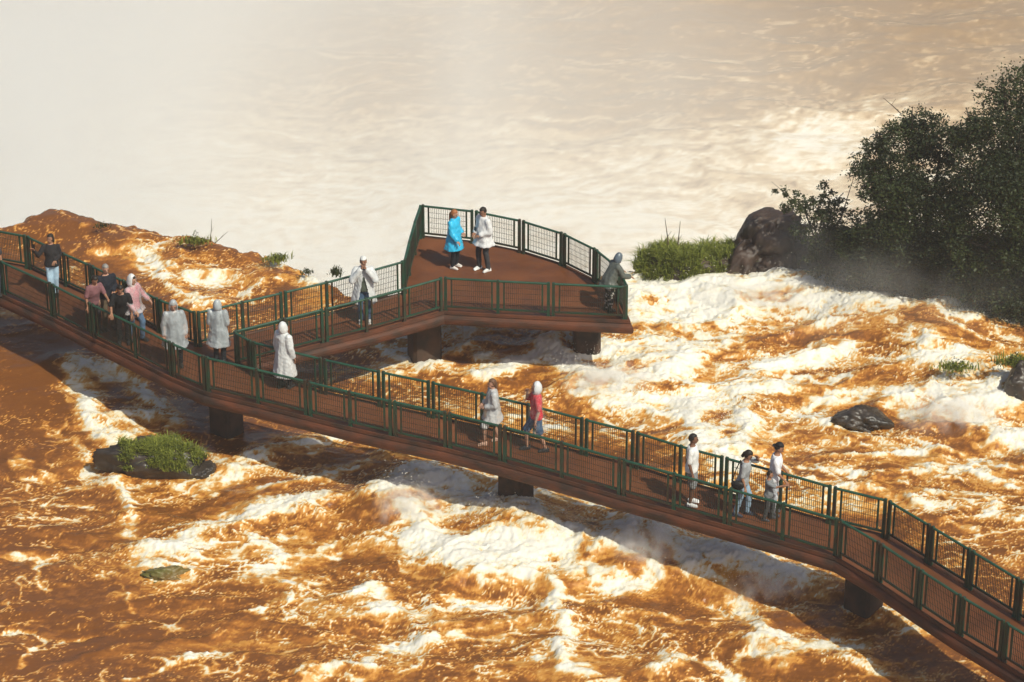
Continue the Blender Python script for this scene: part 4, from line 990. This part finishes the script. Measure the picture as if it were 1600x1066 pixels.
# ------------------------------------------------------------------ drifting mist over the plunge pool
def mist_box(name, label, lo, hi, build):
    mb = MB(); c = [(a+b)/2 for a, b in zip(lo, hi)]; h = [(b-a)/2 for a, b in zip(lo, hi)]
    mb.box(c, (h[0],0,0), (0,h[1],0), (0,0,h[2]))
    m = bpy.data.materials.new(name); m.use_nodes = True; t = m.node_tree; t.nodes.clear()
    out = t.nodes.new('ShaderNodeOutputMaterial'); pv = t.nodes.new('ShaderNodeVolumePrincipled')
    pv.inputs['Color'].default_value = (0.985,0.985,0.98,1); pv.inputs['Anisotropy'].default_value = 0.0
    t.links.new(pv.outputs[0], out.inputs['Volume'])
    tc = t.nodes.new('ShaderNodeTexCoord'); sx = t.nodes.new('ShaderNodeSeparateXYZ'); t.links.new(tc.outputs['Object'], sx.inputs[0])
    def mrange(src, a, b, c_, d, smooth=True):
        n_ = t.nodes.new('ShaderNodeMapRange'); n_.interpolation_type = 'SMOOTHSTEP' if smooth else 'LINEAR'
        for i, v in zip((1,2,3,4), (a,b,c_,d)): n_.inputs[i].default_value = v
        t.links.new(src, n_.inputs[0]); return n_.outputs[0]
    def mul(a, b):
        n_ = t.nodes.new('ShaderNodeMath'); n_.operation = 'MULTIPLY'
        t.links.new(a, n_.inputs[0])
        if isinstance(b, float): n_.inputs[1].default_value = b
        else: t.links.new(b, n_.inputs[1])
        return n_.outputs[0]
    def noise(scale, det, sc=(1,1,1)):
        mp = t.nodes.new('ShaderNodeMapping'); mp.inputs['Scale'].default_value = sc; t.links.new(tc.outputs['Object'], mp.inputs[0])
        n_ = t.nodes.new('ShaderNodeTexNoise'); n_.inputs['Scale'].default_value = scale; n_.inputs['Detail'].default_value = det
        t.links.new(mp.outputs[0], n_.inputs['Vector']); return n_.outputs['Fac']
    d = build(sx, mrange, mul, noise)
    t.links.new(d, pv.inputs['Density'])
    o = mb.build(name, m); tag(o, label, 'mist', None, 'stuff'); return o
def pool_mist(sx, mrange, mul, noise):
    x, y, z = sx.outputs
    d = mul(mrange(y, 78, 92, 0, 1), mrange(x, -15, 17, 1.05, 0.11))
    d = mul(d, mrange(z, -8, -22, 0.15, 1.0)); d = mul(d, mrange(y, 150, 200, 1.0, 0.0))
    d = mul(d, mrange(noise(0.085, 3, (1,1,0.22)), 0.32, 0.68, 0.35, 1.55))
    return mul(d, 0.075)
def bank_mist(sx, mrange, mul, noise):
    x, y, z = sx.outputs; A = at(1330, 470, -1.5)
    d = mul(mrange(x, A.x-2.6, A.x-0.2, 0, 1), mrange(x, A.x+1.5, A.x+6.5, 1, 0))
    d = mul(d, mul(mrange(y, A.y-3.2, A.y-0.6, 0, 1), mrange(y, A.y+0.8, A.y+4.0, 1, 0)))
    d = mul(d, mrange(z, -1.2, 1.4, 1, 0)); d = mul(d, mrange(noise(0.7, 2), 0.32, 0.68, 0.0, 1.0))
    return mul(d, 0.15)
def puff(label, px, py, z, rx, ry, rz, dens):
    P = at(px, py, z)
    def bld(sx, mrange, mul, noise):
        t = None
        x, y, z_ = sx.outputs
        d = mul(mul(mrange(x, P.x-rx, P.x-rx*0.15, 0, 1), mrange(x, P.x+rx*0.15, P.x+rx, 1, 0)), mul(mrange(y, P.y-ry, P.y, 0, 1), mrange(y, P.y, P.y+ry, 1, 0)))
        d = mul(d, mrange(z_, P.z-0.1, P.z+rz, 1, 0))
        return mul(mul(d, mrange(noise(3.2, 3), 0.40, 0.66, 0, 1)), dens)
    mist_box('spray_mist', label, (P.x-rx, P.y-ry, P.z-0.5), (P.x+rx, P.y+ry, P.z+rz), bld)
puff('burst of spray at the left end of the big breaker', 640, 800, -1.65, 0.9, 0.7, 0.75, 9.0)
puff('burst of spray on the splash right of the middle pier', 1010, 872, -1.65, 0.8, 0.6, 0.85, 11.0)
puff('spray over the foam beside the lower right arm', 1200, 915, -1.65, 1.0, 0.5, 0.4, 4.0)
puff('spray blowing off the breaker below the platform corner', 950, 600, -1.65, 1.3, 0.7, 0.6, 7.0)
puff('spray over the white water in front of the boulder', 1180, 470, -1.6, 2.0, 0.8, 0.7, 4.0)
puff('spray over the white cascade at the right', 1490, 640, -1.4, 1.5, 0.8, 0.6, 2.5)
_A = at(1330, 470, -1.5)
mist_box('spray_mist', 'thin spray drifting off the white water under the trees', (_A.x-4.8,_A.y-3.4,-2.6), (_A.x+6.8,_A.y+4.2,1.5), bank_mist)
hz = MB(); hz.box((0,210,2.7), (222,0,0), (0,216,0), (0,0,31.0))
hm_ = bpy.data.materials.new('haze'); hm_.use_nodes = True; ht = hm_.node_tree; ht.nodes.clear()
ho = ht.nodes.new('ShaderNodeOutputMaterial'); hv = ht.nodes.new('ShaderNodeVolumePrincipled'); hv.inputs['Density'].default_value = 0.0005
hv.inputs['Color'].default_value = (0.97,0.95,0.92,1); ht.links.new(hv.outputs[0], ho.inputs['Volume'])
tag(hz.build('haze', hm_), 'thin pale haze over the whole river', 'haze', None, 'stuff')
mist_box('mist', 'pale mist rising from the plunge pool behind the platform', (-90,77,-27), (90,205,-5), pool_mist)
